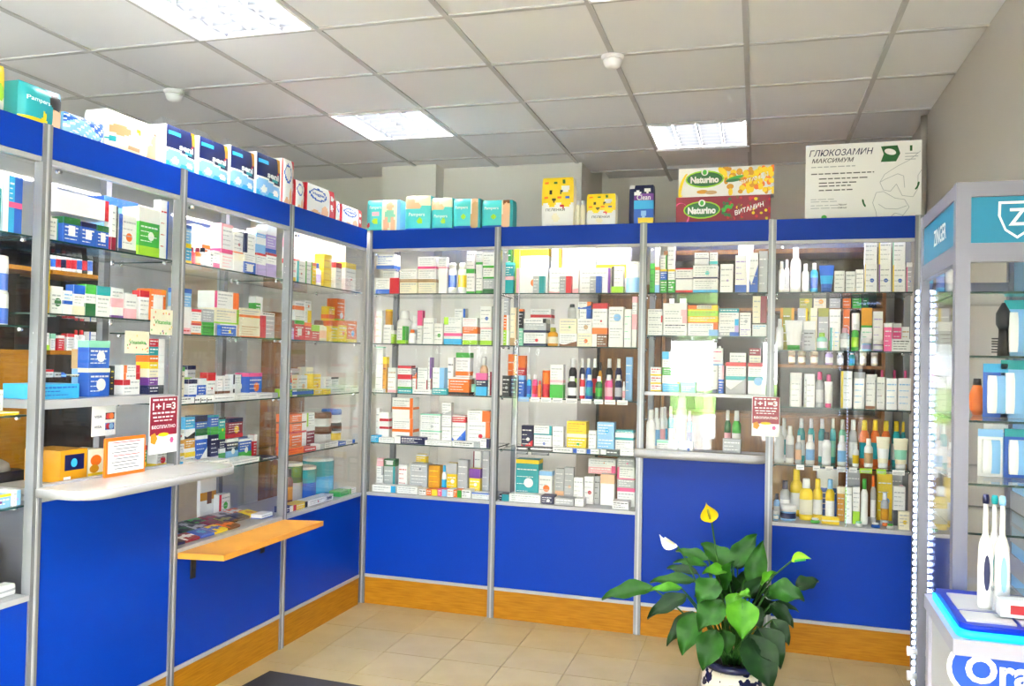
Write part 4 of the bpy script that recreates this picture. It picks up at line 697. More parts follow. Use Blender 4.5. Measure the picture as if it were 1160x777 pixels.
o = empty('white_bottle_pair', wpos('B', (ua + ub) / 2, .09, TOPZ)); COL.objects.unlink(o); bpy.data.objects.remove(o)
for q, a in enumerate((.27, .75)):
    r = (ub - ua) * .235; b = MB().lathe([(r * .9, 0), (r, .01), (r, (zt - TOPZ) * .7), (r * .8, (zt - TOPZ) * .82), (r * .55, (zt - TOPZ) * .86)], 'cr', 14).obj('cream_bottle', None, wpos('B', ua + (ub - ua) * a, .12, TOPZ))
    MB().lathe([(r * .6, (zt - TOPZ) * .86), (r * .6, (zt - TOPZ))], 'w', 12).obj('cap', b); tag(b, 'cream bottle between the two yellow packs, the %s one' % ('left' if q == 0 else 'right'), 'bottle', 'cream bottles between the yellow packs')
def c_clean(x, z):
    if x < .2: return 'nv' if z < .9 else 'w'
    if z > .62:
        if el(x, z, .75, .87, .13, .06) or el(x, z, .35, .8, .14, .06): return 'w'
        return 'nv' if z > .8 else 'pu'
    if .06 < z < .2 and x > .36: return 'y'
    if el(x, z, .6, .3, .12, .08): return 'lb'
    return 'b' if z < .25 else 'cy' if z > .42 else 'b'
pack('B', T(722), T(905), 160 + 318 / 6.444, .1, .07, 'nv', c_clean, 'navy and blue pack standing slightly tilted above a post on the back cases', 'sanitary_pack', 'nv', [('Clean', .1, .7, .55, .13, 'w')], bulge=.6, cat='pack', rz=-.02)
# printed cartons stacked
def bigbox(px0, px1, pyt, v, z, col, label, ops, dep=.10):
    ua = hit('B', px0, pyt, v)[0]; ub = hit('B', px1, pyt, v)[0]; zt = hit('B', (px0 + px1) / 2, pyt, v)[1]; W = ub - ua; H = zt - z
    mb = MB(); c = .002; h = W / 2; mb.prism([(-h + c, 0), (h - c, 0), (h, c), (h, dep - c), (h - c, dep), (-h + c, dep), (-h, dep - c), (-h, c)], 0, H, col); y = -.0004
    for kind, *a in ops:
        y -= .00003
        if kind == 'e': mb.ell(a[0] * W - h, a[1] * H, a[2] * H, a[3] * H, y, a[4], 18, a[5] if len(a) > 5 else 0)
        else: mb.rect(a[0] * W - h, a[2] * W - h, a[1] * H, a[3] * H, y, a[4])
    mb.v = [(min(max(x, -h), h), yy, min(max(z_, 0.0003), H)) if yy < -.0002 else (x, yy, z_) for x, yy, z_ in mb.v]
    mb.box(-h + .01, h - .01, .01, .012, H - .0001, H + .0006, 'gy')
    o = mb.obj('juice_box', None, wpos('B', (ua + ub) / 2, v, z)); tag(o, label, 'box', 'fruit drink boxes on the back case'); return o, W, H
rn = random.Random(3)
def berries(n, x0, x1, cols, r=.055): return [('e', x0 + (x1 - x0) * rn.random(), .1 + .85 * rn.random(), r * rn.uniform(.7, 1.3), r * rn.uniform(.7, 1.3), rn.choice(cols)) for _ in range(n)]
o1, W, H = bigbox(766, 873, 222, .06, TOPZ, 'cm', 'dark red fruit drink box under the white one on the back case', [('e', .05, .3, .34, .5, 'pk'), ('e', .06, .36, .26, .42, 'cm')] + berries(70, .55, 1.0, ['cm', 'r', 'r', 'br', 'cm', 'y']) + berries(14, .5, .6, ['dk', 'g']) + [('e', .28, .5, .68, .33, 'li'), ('e', .28, .5, .63, .28, 'dk'), ('e', .28, .76, .13, .13, 'w'), ('e', .28, .76, .07, .09, 'g')])
lettering(o1, 'Naturino', -.22 * W, .48 * H, .3 * W, .27 * H, -.02, 'w', .05) ; lettering(o1, 'ВИТАМИН', .28 * W, .5 * H, .32 * W, .18 * H, -.02, 'w', .02, .2, rot=.3)
o2, W2, H2 = bigbox(769, 877, 189, .06, TOPZ + H + .0008, 'w', 'white fruit drink box with yellow berries, on top of the dark red one', [('e', .05, .38, .12, .46, 'y', -.3), ('e', .075, .45, .08, .42, 'w', -.3)] + berries(16, .2, .38, ['am', 'o'], .045)[:0] + berries(70, .66, 1.0, ['y', 'am', 'y', 'o', 'y'], .09) + berries(14, .5, .66, ['y', 'am'], .1) + [('e', .26, .16, .2, .07, 'am'), ('e', .35, .13, .2, .07, 'tn'), ('e', .6, .6, .3, .06, 'g', .25), ('e', .58, .52, .26, .05, 'dk', .1), ('e', .47, .84, .2, .1, 'y', -.8), ('e', .28, .6, .66, .30, 'li'), ('e', .28, .6, .61, .25, 'dk'), ('e', .28, .84, .12, .12, 'w'), ('e', .28, .84, .07, .09, 'g')])
lettering(o2, 'Naturino', -.22 * W2, .58 * H2, .3 * W2, .24 * H2, -.02, 'w', .05); lettering(o2, 'ВИТАМИН', .3 * W2, .55 * H2, .3 * W2, .12 * H2, -.02, 'w', .02, .2, rot=.25)
for o in (o1, o2):
    for c in o.children: c.location.y = .0145
# poster
ua, zt = hit('B', 913, 165, .1); ub = hit('B', 1044, 200, .1)[0]; W, H = ub - ua, zt - TOPZ; h = W / 2
mb = MB(); mb.box(-h, h, 0, .012, 0, H, 'w')
def line(pts, wd, c, y=-.0009):
    pts = [Vector((p[0] * W - h, 0, p[1] * H)) for p in pts]
    for a, b in zip(pts, pts[1:]):
        d = (b - a).normalized(); n = Vector((-d.z, 0, d.x)) * wd
        mb.face([(a.x - n.x, y, a.z - n.z), (b.x - n.x, y, b.z - n.z), (b.x + n.x, y, b.z + n.z), (a.x + n.x, y, a.z + n.z)], c)
mb.face([(.655 * W - h, -.0008, .94 * H), (.795 * W - h, -.0008, .945 * H), (.82 * W - h, -.0008, .84 * H), (.785 * W - h, -.0008, .74 * H), (.655 * W - h, -.0008, .74 * H), (.68 * W - h, -.0008, .84 * H)][::-1], 'dk')
mb.ell(.735 * W - h, .865 * H, .028, .015, -.0011, 'w', 16, -.3)
for pts in ([(.99, .86), (.9, .75), (.8, .68), (.69, .58), (.65, .48), (.68, .38), (.74, .36), (.79, .45), (.84, .3), (.93, .28), (.97, .38), (.97, .55), (1, .62)], [(.63, .0), (.62, .1), (.59, .22), (.62, .35), (.68, .36), (.78, .27), (.86, .25), (.9, .15), (.85, .05), (.82, 0)], [(.64, .2), (.7, .14), (.8, .13), (.88, .17)], [(.65, .48), (.7, .52), (.8, .58), (.85, .55), (.86, .4)], [(.72, 0), (.78, .08), (.85, .05)]): line(pts, .0013, 'gy')
mb.ell(.965 * W - h, .42 * H, .007, .022, -.001, 'dk', 12, -.4); mb.ell(.515 * W - h, .22 * H, .006, .022, -.001, 'dk', 12, .35); mb.ell(.95 * W - h, .42 * H, .006, .018, -.0012, 'w', 12, -.4); mb.ell(.53 * W - h, .225 * H, .006, .018, -.0012, 'w', 12, .35)
for q, (a, b, z) in enumerate(((.05, .45, .70), (.05, .6, .61), (.12, .56, .545), (.12, .46, .49), (.12, .4, .45), (.12, .42, .395), (.05, .26, .28), (.05, .28, .25), (.05, .34, .20), (.05, .34, .165))):
    x = a
    while x < b - .01:
        wd = min(rn.uniform(.03, .08), b - x); mb.rect(x * W - h, (x + wd) * W - h, z * H, (z + (.014 if q < 6 else .009)) * H, -.0006, 'dg' if q in (1, 2, 3, 4, 5) else 'gy'); x += wd + .012
for a, b, z in ((.86, .97, .83), (.86, .97, .79), (.86, .95, .755)): mb.rect(a * W - h, b * W - h, z * H, (z + .01) * H, -.0006, 'gy')
mb.ell(.17 * W - h, .05 * H, .014, .012, -.001, 'g', 8)
pst = mb.obj('poster_board', None, wpos('B', (ua + ub) / 2, .1, TOPZ)); tag(pst, 'white advertising board with a knee joint drawing on the rightmost back case', 'poster')
lettering(pst, 'ГЛЮКОЗАМИН', -.19 * W, .89 * H, .56 * W, .085 * H, -.0012, 'nv', .006, .25); lettering(pst, 'МАКСИМУМ', -.26 * W, .79 * H, .37 * W, .06 * H, -.0012, 'dg', .015, .25); lettering(pst, '1', .41 * W, .9 * H, .02 * W, .07 * H, -.0012, 'dk'); lettering(pst, 'Natur', -.42 * W, .025 * H, .1 * W, .03 * H, -.0012, 'k', .02); lettering(pst, '750 мг', -.17 * W, .21 * H, .08 * W, .022 * H, -.0012, 'k'); lettering(pst, '250 мг', -.17 * W, .17 * H, .08 * W, .022 * H, -.0012, 'k')
# left cases
T = lambda q: 190 + q / 5.043
def c_seni(x, z):
    if x < .06: return 'w'
    if z > .45 + .05 * math.sin(x * 4 + .5):
        if x > .86 and z > .7: return 'am'
        if .1 < x < .45 and .8 < z < .86: return 'cy'
        if el(x, z, .88, .66, .05, .03): return 'r'
        if el(x, z, .75, .5, .14, .05): return 'te'
        return 'nv'
    if z > .40 + .05 * math.sin(x * 4 + .5): return 'w'
    if el(x, z, .3, .24, .2, .14): return 'w' if el(x, z, .3, .24, .12, .08) else 'lb'
    if el(x, z, .8, .22, .12, .07): return 'w'
    if z < .06 and x > .5: return 'lp'
    return 'cy' if z < .2 else 'lb'
wrd = ['first', 'second', 'third', 'fourth']
for q, (a, b, t) in enumerate(((8, 185, 62), (195, 372, 132), (375, 522, 180), (523, 668, 218))):
    pack('L', T(a), T(b), 130 + t / 5.043 + 3, .05, .16, 'w', c_seni, 'white and navy pack of adult diapers on the left, %s of four' % wrd[q], texts=[('seni', .16, .58, .5, .13, 'w', .04)], grp='adult diaper packs on the left cases', bulge=.35)
    pass
def c_hug(x, z):
    if x > .78 or x < .05: return 'r' if not (el(x, z, .88, .75, .06, .1) or el(x, z, .88, .45, .06, .1)) else 'w'
    if el(x, z, .38, .7, .28, .2): return 'b' if not el(x, z, .38, .7, .24, .15) else 'w'
    if el(x, z, .62, .2, .12, .22) or el(x, z, .3, .1, .16, .1): return 'pe'
    if z < .06: return 'am'
    return 'w'
for q, (a, b, t, lb, dp) in enumerate(((672, 742, 246, 'white diaper pack with navy logo next to the adult diapers', .14), (744, 800, 366, 'narrow white and red diaper pack on the left corner case', .14), (802, 970, 402, 'wide white and red diaper pack with blue oval logo on the left corner case', .12), (974, 1000, 482, 'narrow red and white diaper pack seen edge-on on the left corner case', .14), (1002, 1125, 518, 'white and red diaper pack nearest the corner on the left cases', .12))):
    pack('L', T(a), T(b), 130 + t / 5.043 + 2, .05, dp, 'w', c_hug, lb, side='w' if q == 0 else 'r', texts=[('Huggies', -.12, .7, .4, .11, 'b', .03)] if q in (2, 4) else [], grp='red and white diaper packs', bulge=.5)
T = lambda q: q / 5.18
def c_p1(x, z):
    if x > .62:
        if el(x, z, .82, .72, .2, .18): return 'k'
        if el(x, z, .85, .35, .16, .25): return 'pe'
        if z < .15: return 'cr'
        if z > .85: return 'lb'
        if x > .7: return 'tn'
    if el(x, z, .45, .28, .1, .13) and not el(x, z, .40, .33, .08, .11): return 'y'
    if z < .2 and x < .6: return 'y'
    return 'te'
pack('L', T(128), T(388), 50 + 228 / 5.18 + 4, .06, .13, 'te', c_p1, 'teal diaper pack with a sleeping baby at the far left, in clear wrap', side='te', texts=[('Pampers', -.14, .62, .52, .13, 'w')])
def c_p2(x, z): return 'w' if math.sin(x * 31 + 7 * z) * math.sin(z * 23 + x * 5) > .35 else ('b' if el(x, z, .85, .2, .04, .12) else ('lb' if z < .6 + .2 * math.sin(5 * x) else 'b'))
pack('L', T(392), T(632), 50 + 415 / 5.18 + 3, .06, .12, 'lb', c_p2, 'low blue and white speckled soft pack between teal and cream packs', 'wipes_pack', 'lb', cat='pack')
def c_p3(x, z):
    if el(x, z, .88, .25, .15, .22) or el(x, z, .95, .55, .1, .2): return 'pe'
    if el(x, z, .97, .66, .07, .13): return 'br'
    if el(x, z, .2, .55, .18, .12): return 'tn'
    if el(x, z, .08, .32, .06, .07): return 'te'
    if el(x, z, .55, .65, .05, .05): return 'y'
    if .35 < x < .6 and .18 < z < .26: return 'tn'
    return 'cr'
pack('L', T(640), T(945), 50 + 395 / 5.18 + 6, .06, .14, 'cr', c_p3, 'cream diaper pack with a lying baby on the service-window case', side='w')
def c_p0(x, z): return 'pe' if el(x, z, .5, .6, .3, .2) else ('li' if el(x, z, .5, .45, .5, .25) else ('y' if z > .5 else 'w'))
pack('L', T(-210), T(58), 50 + 70 / 5.18 + 2, .05, .13, 'y', c_p0, 'yellow and green pack at the left edge on top of the leftmost case', 'diaper_pack', 'y')
# ------------------------------------------------------------------ signs
def sale_sign(run, x0, x1, y0, y1, v, label):
    ua, zt = hit(run, x0, y0, v); ub, zb = hit(run, x1, y1, v); W, H = ub - ua, zt - zb; h = W / 2
    mb = MB(); mb.box(-h, h, 0, .0015, 0, H, 'w'); mb.rect(-h + W * .02, h - W * .02, H * .32, H * .995, -.0004, 'cm')
    for a, b, z, t, c in ((.1, .9, .93, .03, 'w'), (.1, .9, .70, .03, 'w'), (.12, .86, .63, .025, 'w'), (.16, .8, .57, .02, 'w')):
        x = a
        while x < b - .03:
            wd = min(rn.uniform(.08, .2), b - x); mb.rect(x * W - h, (x + wd) * W - h, z * H, (z + t) * H, -.0006, c); x += wd + .035
    mb.ell(.16 * W - h, .27 * H, W * .13, W * .15, -.0007, 'am', 5); mb.ell(.5 * W - h, .33 * H, W * .2, W * .05, -.0007, 'y', 8); mb.ell(.8 * W - h, .22 * H, W * .07, W * .08, -.0007, 'pk', 6)
    o = mb.obj('sale_sign', None, wpos(run, (ua + ub) / 2, v, zb), FR[run][2]); tag(o, label, 'sign', 'red sale signs')
    lettering(o, '1+1=3', 0, .83 * H, .82 * W, .13 * H, -.0012, 'w', .03); lettering(o, 'БЕСПЛАТНО', 0, .47 * H, .84 * W, .06 * H, -.0012, 'w', .03)
sale_sign('L', 170, 200, 450, 511, -.0115, 'red sale sign reading 1+1=3 beside the service window on the left')
sale_sign('B', 852, 883, 449, 495, -.0115, 'red sale sign reading 1+1=3 on the post right of the white counter case')
# service window things
def stand(run, x0, x1, y0, y1, v, z=None):
    ua, zt = hit(run, x0, y0, v); ub, zb = hit(run, x1, y1, v); return ua, ub, (z if z is not None else zb), zt
CT = .9856
ua, ub, zb, zt = stand('L', 116, 160, 497, 540, -.02); W, H = ub - ua, zt - .9955; h = W / 2
mb = MB(); mb.box(-h, h, 0, .008, 0, H, 'o'); mb.rect(-h + .012, h - .008, .012, H - .012, -.0005, 'w')
for q in range(9): mb.rect(-h + .03 + (q % 3) * .008, h - .03 - (q % 4) * .006, H * (.86 - q * .085), H * (.88 - q * .085), -.0008, 'r' if q in (0, 4) else 'dg')
tag(mb.obj('notice_frame', None, wpos('L', (ua + ub) / 2, -.035, .9956), PI / 2), 'orange-framed white notice standing on the service counter', 'notice')
ua, ub, zb, zt = stand('L', 104, 130, 459, 492, .02)
mb = MB(); W, H = ub - ua, zt - zb; h = W / 2; mb.box(-h, h, 0, .001, 0, H, 'w')
for q in range(2):
    z = H * (.18 + .33 * q); mb.rect(.06 * W, .44 * W, z, z + H * .22, -.0004, ('b', 'k')[q]); mb.ell(.18 * W, z + H * .11, W * .1, W * .1, -.0006, 'r', 12); mb.ell(.31 * W, z + H * .11, W * .1, W * .1, -.0008, ('lb', 'o')[q], 12)
o = mb.obj('card_sign', None, wpos('L', (ua + ub) / 2, .018, zb), PI / 2); tag(o, 'small white bank card sign hanging behind the service window glass', 'sign')
for q in range(2): lettering(o, 'VISA', -.25 * W, H * (.29 + .33 * q), .32 * W, H * .08, -.001, 'nv', .02)
mb = MB(); 
ua, ub, zb, zt = stand('L', 69, 98, 511, 545, .06); W, H = ub - ua, zt - CT; h = W / 2
mb.box(-h, h, 0, .16, 0, H, 'am'); mb.rect(-h + W * .15, h - W * .12, H * .35, H * .85, -.0005, 'nv'); mb.ell(.0, H * .58, W * .12, H * .14, -.0008, 'cy'); mb.rect(-h + W * .12, -h + W * .38, .004, H * .16, -.0005, 'w')
tag(mb.obj('gold_box', None, wpos('L', (ua + ub) / 2, .06, CT), PI / 2), 'golden box with a dark picture behind the service window', 'box')
ua, ub, zb, zt = stand('L', 100, 117, 510, 540, .07); W, H = ub - ua, zt - CT; h = W / 2
mb = MB(); mb.box(-h, h, 0, .1, 0, H, 'cr'); mb.ell(0, H * .6, W * .35, H * .2, -.0005, 'o'); mb.ell(-.1 * W, H * .3, W * .3, H * .15, -.0007, 'am'); mb.rect(-h, h, 0, H * .15, -.0004, 'y')
tag(mb.obj('snack_box', None, wpos('L', (ua + ub) / 2, .07, CT), PI / 2), 'cream and amber box just left of the framed notice', 'box')
for x0, x1, yt, spec, lb in ((161, 166, 505, 'g', 'narrow green box between the framed notice and the sale sign'), (178, 189, 512, 'w', 'small white box with red and yellow fruit print under the sale sign')):
    ua, ub, zb, zt = stand('L', x0, x1, yt, 530, .06); W, H = ub - ua, zt - CT
    tag(carton(W, .06, H, spec, ops_of('c w E50r B20y' if spec == 'w' else 'c g T20r B30y')[2], 5).obj('fruit_tea_box', None, wpos('L', (ua + ub) / 2, .06, CT), PI / 2), lb, 'box')
r = empty('payment_terminal', wpos('L', -2.24, .29, CT), PI / 2); tag(r, 'black and grey card terminal lying behind the service window', 'card terminal')
mb = MB(); mb.prism([(-.1, -.05), (.08, -.06), (.1, 0), (.08, .06), (-.1, .05)], 0, .035, 'k', True); mb.obj('body', r)
mb = MB(); mb.lathe([(.055, .035), (.05, .06), (.03, .075), (.0, .08)], 'gy', 16, -.01, 0, 1.3, .9); mb.obj('cover', r)
# ------------------------------------------------------------------ rear furniture seen through the glass
def rack(name, run, pxa, pxb, py, v, dep, zs, ztop, label, back='darkwood', wood='brownwood', cat='shelving', ua=None, ub=None, shm=None):
    ua = hit(run, pxa, py, v)[0] if ua is None else ua; ub = hit(run, pxb, py, v)[0] if ub is None else ub; W = ub - ua; o = empty(name, wpos(run, ua, v, 0), FR[run][2]); tag(o, label, cat)
    for x in (0, W / 2, W - .02): boxobj('side_panel', x, x + .02, 0 if x != W / 2 else .2, dep, 0, ztop, wood, o)
    boxobj('back_panel', 0, W, dep + .0005, dep + .012, 0, ztop, back, o); boxobj('top_panel', 0, W, -.01, dep, ztop + .0005, ztop + .03, wood, o)
    for z in zs:
        for x0, x1 in ((.0205, W / 2 - .0005), (W / 2 + .0205, W - .0205)): boxobj('shelf', x0, x1, 0, dep, z - .02, z, shm or wood, o)
    boxobj('door', .0205, W / 2 - .0005, .002, .02, .05, zs[-1] - .021, shm or wood, o); boxobj('door', W / 2 + .0205, W - .0205, .002, .02, .05, zs[-1] - .021, wood, o)
    return ua, ub
z_a = hit('B', 960, 414, 1.25)[1]; z_b = hit('B', 940, 349, 1.25)[1]; z_t = hit('B', 900, 287, 1.25)[1]
rack('wooden_rack', 'B', 750, 1003, 400, 1.25, .35, [z_b, z_a, 1.12], z_t, 'brown wooden shelving with dark back seen through the right back cases')
rq = random.Random(11)
def rear(run, pxs, v, z, specs, words_):
    for q, ((a, b, yt), sp) in enumerate(zip(pxs, specs)):
        ua = hit(run, a, yt + 5, v)[0]; ub = hit(run, b, yt + 5, v)[0]; zt = hit(run, (a + b) / 2, yt, v)[1]
        product(run, ua, ub, v, z + .0004, max(.04, zt - z), sp, None, q + 50, 0, words_)
rear('B', [(893, 901, 396), (904, 913, 396), (918, 927, 396), (935, 944, 396), (948, 956, 398), (962, 969, 398), (974, 982, 396), (987, 995, 396)], 1.3, z_a, ['j tn cr cr', 'j tn cr cr', 'j tn cr cr', 'b la w w', 'b gy w w', 'b te w cy', 'j cr w w', 'j cr w w'], 'on the rear brown shelving')
rear('B', [(906, 920, 330), (922, 936, 331), (940, 952, 332), (955, 964, 330), (966, 976, 326), (978, 984, 328)], 1.3, z_b, ['c ol E40y', 'c cr E40am', 'c gy Xw', 'c o Xw', 'c g T30am', 'c dk Xw'], 'on the upper rear brown shelving')
rear('B', [(758, 764, 320), (770, 778, 322)], 1.3, z_b, ['b dk w w', 'b br k w'], 'on the upper rear brown shelving')
rear('B', [(781, 787, 392), (800, 806, 390), (812, 818, 392)], 1.3, z_a, ['b cm w w', 'b k dg gy', 'b gy w w'], 'on the rear brown shelving')
d = boxobj('door_1', .97, 1.45, 2.10, 2.15, 0, 2.05, 'brownwood'); struct(d); boxobj('door_frame', .951, .969, 2.08, 2.155, 0, 2.06, 'dark', d)
MB().tube([(1.4, 2.08, 1.0), (1.3, 2.08, 1.0)], .01, 'chrome').obj('handle', d)
# left rear rack (dark) behind the service window and the beige panel, wood panel
ra = hit('L', 36, 400, 1.0)[0]; rb = hit('L', 117, 400, 1.0)[0]
z1, z2 = hit('L', 80, 308, 1.0)[1], hit('L', 70, 397, 1.0)[1]
rack('dispensary_rack', 'L', 0, 0, 0, 1.0, .3, [z1, z2], 1.93, 'dark shelving with wooden shelf edges behind the service-window case', 'dark', 'darkwood', ua=ra - .3, ub=rb + .03, shm='wood')
rear('L', [(60 + 6 * q, 65 + 6 * q, 281) for q in range(8)], 1.01, z1, ['b w r b', 'b w b r', 'b w r nv', 'b w k r', 'b w b r', 'b w r b', 'b k w r', 'b w nv b', 'b w r k'], 'on the upper dark rack')
rear('L', [(47, 56, 377), (58, 63, 378), (66, 73, 380), (76, 84, 378), (86, 91, 374), (92, 98, 374), (101, 109, 376)], 1.01, z2, ['c w B30li', 'c w T30mt', 'c r T20w', 'c w T20r', 'b w r w', 'b w r w', 'c w L20b'], 'on the lower dark rack')
b0 = hit('L', 203, 450, 1.8)[0]; b1 = hit('L', 250, 450, 1.8)[0]
tag(boxobj('wall_board', -1.898, -1.86, b0, b1, 0, 2.3, 'beige'), 'plain beige board on the wall behind the wooden-ledge case', 'panel')
b0 = hit('L', 312, 450, 1.1)[0]; b1 = min(1.54, hit('L', 346, 450, 1.1)[0])
wc = empty('tall_cabinet', (-1.225, b0, 0)); tag(wc, 'tall brown wooden cabinet behind the left corner case', 'cabinet'); boxobj('carcass', 0, .1, 0, b1 - b0, 0, 1.75, 'brownwood', wc); boxobj('door', .101, .12, .005, b1 - b0 - .005, .05, 1.73, 'brownwood', wc); boxobj('handle', .1205, .135, (b1 - b0) * .8, (b1 - b0) * .85, .9, 1.1, 'chrome', wc)
# ------------------------------------------------------------------ floor mat
mt = MB(); mt.prism([(.06, -2.2), (.80, -2.2), (.80, -1.16), (.13, -1.14)], .0005, .009, 'rubber'); tag(mt.obj('door_mat'), 'black rubber mat on the tiled floor in front of the left cases', 'mat')
# ------------------------------------------------------------------ glass kiosk on the right
KX0, KX1, KY0, KY1, KZ = 2.766, 3.06, -2.0, -1.40, 1.95
kz = empty('glass_kiosk', ((KX0 + KX1) / 2, KY0, 0)); tag(kz, 'tall glass kiosk with teal header and white light strip against the right wall', 'display case')
hx = (KX1 - KX0) / 2; dy = KY1 - KY0; ps = .036
for x in (-hx, hx - ps):
    for y in (0, dy - ps): boxobj('post', x, x + ps, y, y + ps, 0, KZ, 'kiosk', kz)
boxobj('top_rail', -hx + ps, hx - ps, .002, .03, KZ - .04, KZ, 'kiosk', kz); boxobj('lower_rail', -hx + ps, hx - ps, .002, .03, KZ - .215, KZ - .165, 'kiosk', kz)
boxobj('side_top_rail', -hx + .002, -hx + .03, ps, dy - ps, KZ - .04, KZ, 'kiosk', kz); boxobj('side_lower_rail', -hx + .002, -hx + .03, ps, dy - ps, KZ - .215, KZ - .165, 'kiosk', kz)
hd = boxobj('header', -hx + ps, hx - ps, .006, .02, KZ - .164, KZ - .041, 'teal_sign', kz); sd = boxobj('side_header', -hx + .006, -hx + .02, ps, dy - ps, KZ - .164, KZ - .041, 'teal_sign', kz)
boxobj('roof', -hx + .03, hx - .03, .03, dy - .03, KZ - .05, KZ - .03, 'kiosk_white', kz); boxobj('base', -hx + .005, hx - .005, .005, dy - .005, .0, .12, 'kiosk_white', kz) if False else boxobj('base', -hx + ps, hx - ps, ps, dy - ps, .0, .12, 'kiosk_white', kz)
zc = KZ - .1025
shd = MB(); sh_out = [(-.045, .048), (.045, .048), (.046, .01), (.03, -.03), (0, -.052), (-.03, -.03), (-.046, .01)]
for (a, b), (c, d_) in zip(sh_out, sh_out[1:] + sh_out[:1]):
    k_ = .86; shd.face([(a, .0045, zc + b), (a * k_, .0045, zc + b * k_), (c * k_, .0045, zc + d_ * k_), (c, .0045, zc + d_)][::-1], 'w')
shd.obj('shield_emblem', kz); lettering(kz, 'Z', 0, zc + .006, .042, .046, .0042, 'w', .02, name='letter')
lt = lettering(kz, 'ZINGER', 0, 0, .2, .05, 0, 'w', .02); lt.rotation_euler = (0, 0, -PI / 2); lt.location = (-hx + .0045, dy / 2 - .03, zc)
boxobj('front_pane', -hx + ps, hx - ps, .012, .016, .125, KZ - .216, 'glass', kz); boxobj('side_pane', -hx + .012, -hx + .016, ps, dy - ps, .125, KZ - .216, 'glass', kz); boxobj('rear_pane', -hx + ps, hx - ps, dy - .016, dy - .012, .125, KZ - .05, 'glass', kz)
boxobj('back_rail', -hx + ps, hx - ps, dy - .03, dy - .018, KZ - .26, KZ - .22, 'kiosk', kz)
sp_ = boxobj('side_panel', hx - .022, hx - .014, ps, dy - ps, .125, KZ - .05, 'lb', kz)
for q in range(14): boxobj('groove_slat', hx - .028, hx - .0225, ps + .005, dy - ps - .005, .3 + q * .1, .36 + q * .1, 'kiosk_white', kz)
MB().tube([(-hx + .06, .1, KZ - .058), (hx - .06, .1, KZ - .058)], .006, 'led', 8).obj('light_tube', kz)
KSH = []
for yy in (332, 403, 475, 545, 600):
    z = aty(1110, yy, KY0 + .1).z; KSH.append(z); s = MB(); s.box(-hx + .02, hx - .03, .045, dy - .045, z - .006, z, 'shelf_glass', 'glass_edge'); s.obj('shelf', kz)
z = KZ - .25; n = 0; LEDZ = []
lst = boxobj('led_strip', -hx - .005, -hx - .0005, dy - .03, dy - .006, .03, KZ - .25, 'alu', kz)
ld = MB(); ld.lathe([(.0075, 0), (.0075, .006), (.004, .009)], 'led', 8); ldm = ld.mesh('led'); ldm.transform(Matrix.Rotation(-PI / 2, 4, 'Y') @ Matrix.Rotation(0, 4, 'Z'))
while z > .04: 
    place('led', ldm, lst, (-hx - .0052, dy - .018, z)); z -= .022
for q, zz in enumerate((.51, .43)): MB().tube([(-hx - .0006, dy - .033, zz), (-hx - .03, dy - .033, zz)], [.010, .016], 'white_plastic', 12).obj('knob', kz)
def kit(name, X, Y, ztop, zbot, build, label, cat):
    o = empty(name, (X, Y, zbot)); tag(o, label, cat, 'tools hanging in the glass kiosk'); build(o, ztop - zbot); return o
def brush(o, H):
    MB().tube([(0, 0, 0), (0, 0, H * .5)], [.016, .012], 'dark', 10).obj('handle', o); MB().lathe([(.012, H * .5), (.02, H * .6), (.02, H * .8), (.004, H)], 'dark', 10).obj('head', o)
    b = MB()
    for q in range(6): b.tube([(-.03, 0, H * (.08 + .05 * q)), (0, 0, H * (.08 + .05 * q))], .002, 'dark', 5)
    b.obj('bristles', o)
def card(c1, c2):
    def f(o, H):
        boxobj('backing_card', -.032, .032, 0, .003, 0, H, c1, o); boxobj('header_strip', -.032, .032, -.001, -.0002, H * .84, H, c2, o)
        softpack(.045, .02, H * .7, lambda x, z: 'w' if x < .5 else 'lb', 'w', 6).obj('blister', o, (0, -.021, H * .08))
    return f
yk = KY0 + .22
def kpx(px_, py_): return aty(px_, py_, yk)
for px_, yt, zi, f, lb, nm, ct in ((1137, 343, 1, brush, 'black hair brush with bristles in the glass kiosk', 'hair_brush', 'brush'), (1152, 340, 1, card('lb', 'te'), 'pale blue carded tool beside the brush in the kiosk', 'carded_tool', 'tool'), (1128, 412, 2, card('b', 'cy'), 'blue carded tool on the second kiosk shelf', 'carded_tool', 'tool'), (1148, 408, 2, card('lb', 'te'), 'pale carded tool right of the blue one on the second kiosk shelf', 'carded_tool', 'tool'), (1122, 486, 3, card('w', 'lb'), 'tall white carded tool on the third kiosk shelf', 'carded_tool', 'tool'), (1134, 482, 3, card('lb', 'w'), 'tall pale blue carded tool on the third kiosk shelf', 'carded_tool', 'tool'), (1152, 486, 3, card('b', 'te'), 'tall blue and teal carded tool on the third kiosk shelf', 'carded_tool', 'tool')):
    p = kpx(px_, yt); kit(nm, p.x, yk + (.06 if zi == 3 and px_ == 1134 else 0), p.z, KSH[zi] + .0005, f, lb, ct)
p = kpx(1116, 415); o = MB().lathe([(.012, 0), (.02, .02), (.022, .06), (.012, .09)], 'o', 12).obj('orange_grip', None, (p.x, yk + .1, KSH[2] + .0005)); MB().lathe([(.012, .09), (.01, .11)], 'dark', 10).obj('tip', o); tag(o, 'orange gripped tool with black tip in the kiosk', 'tool')
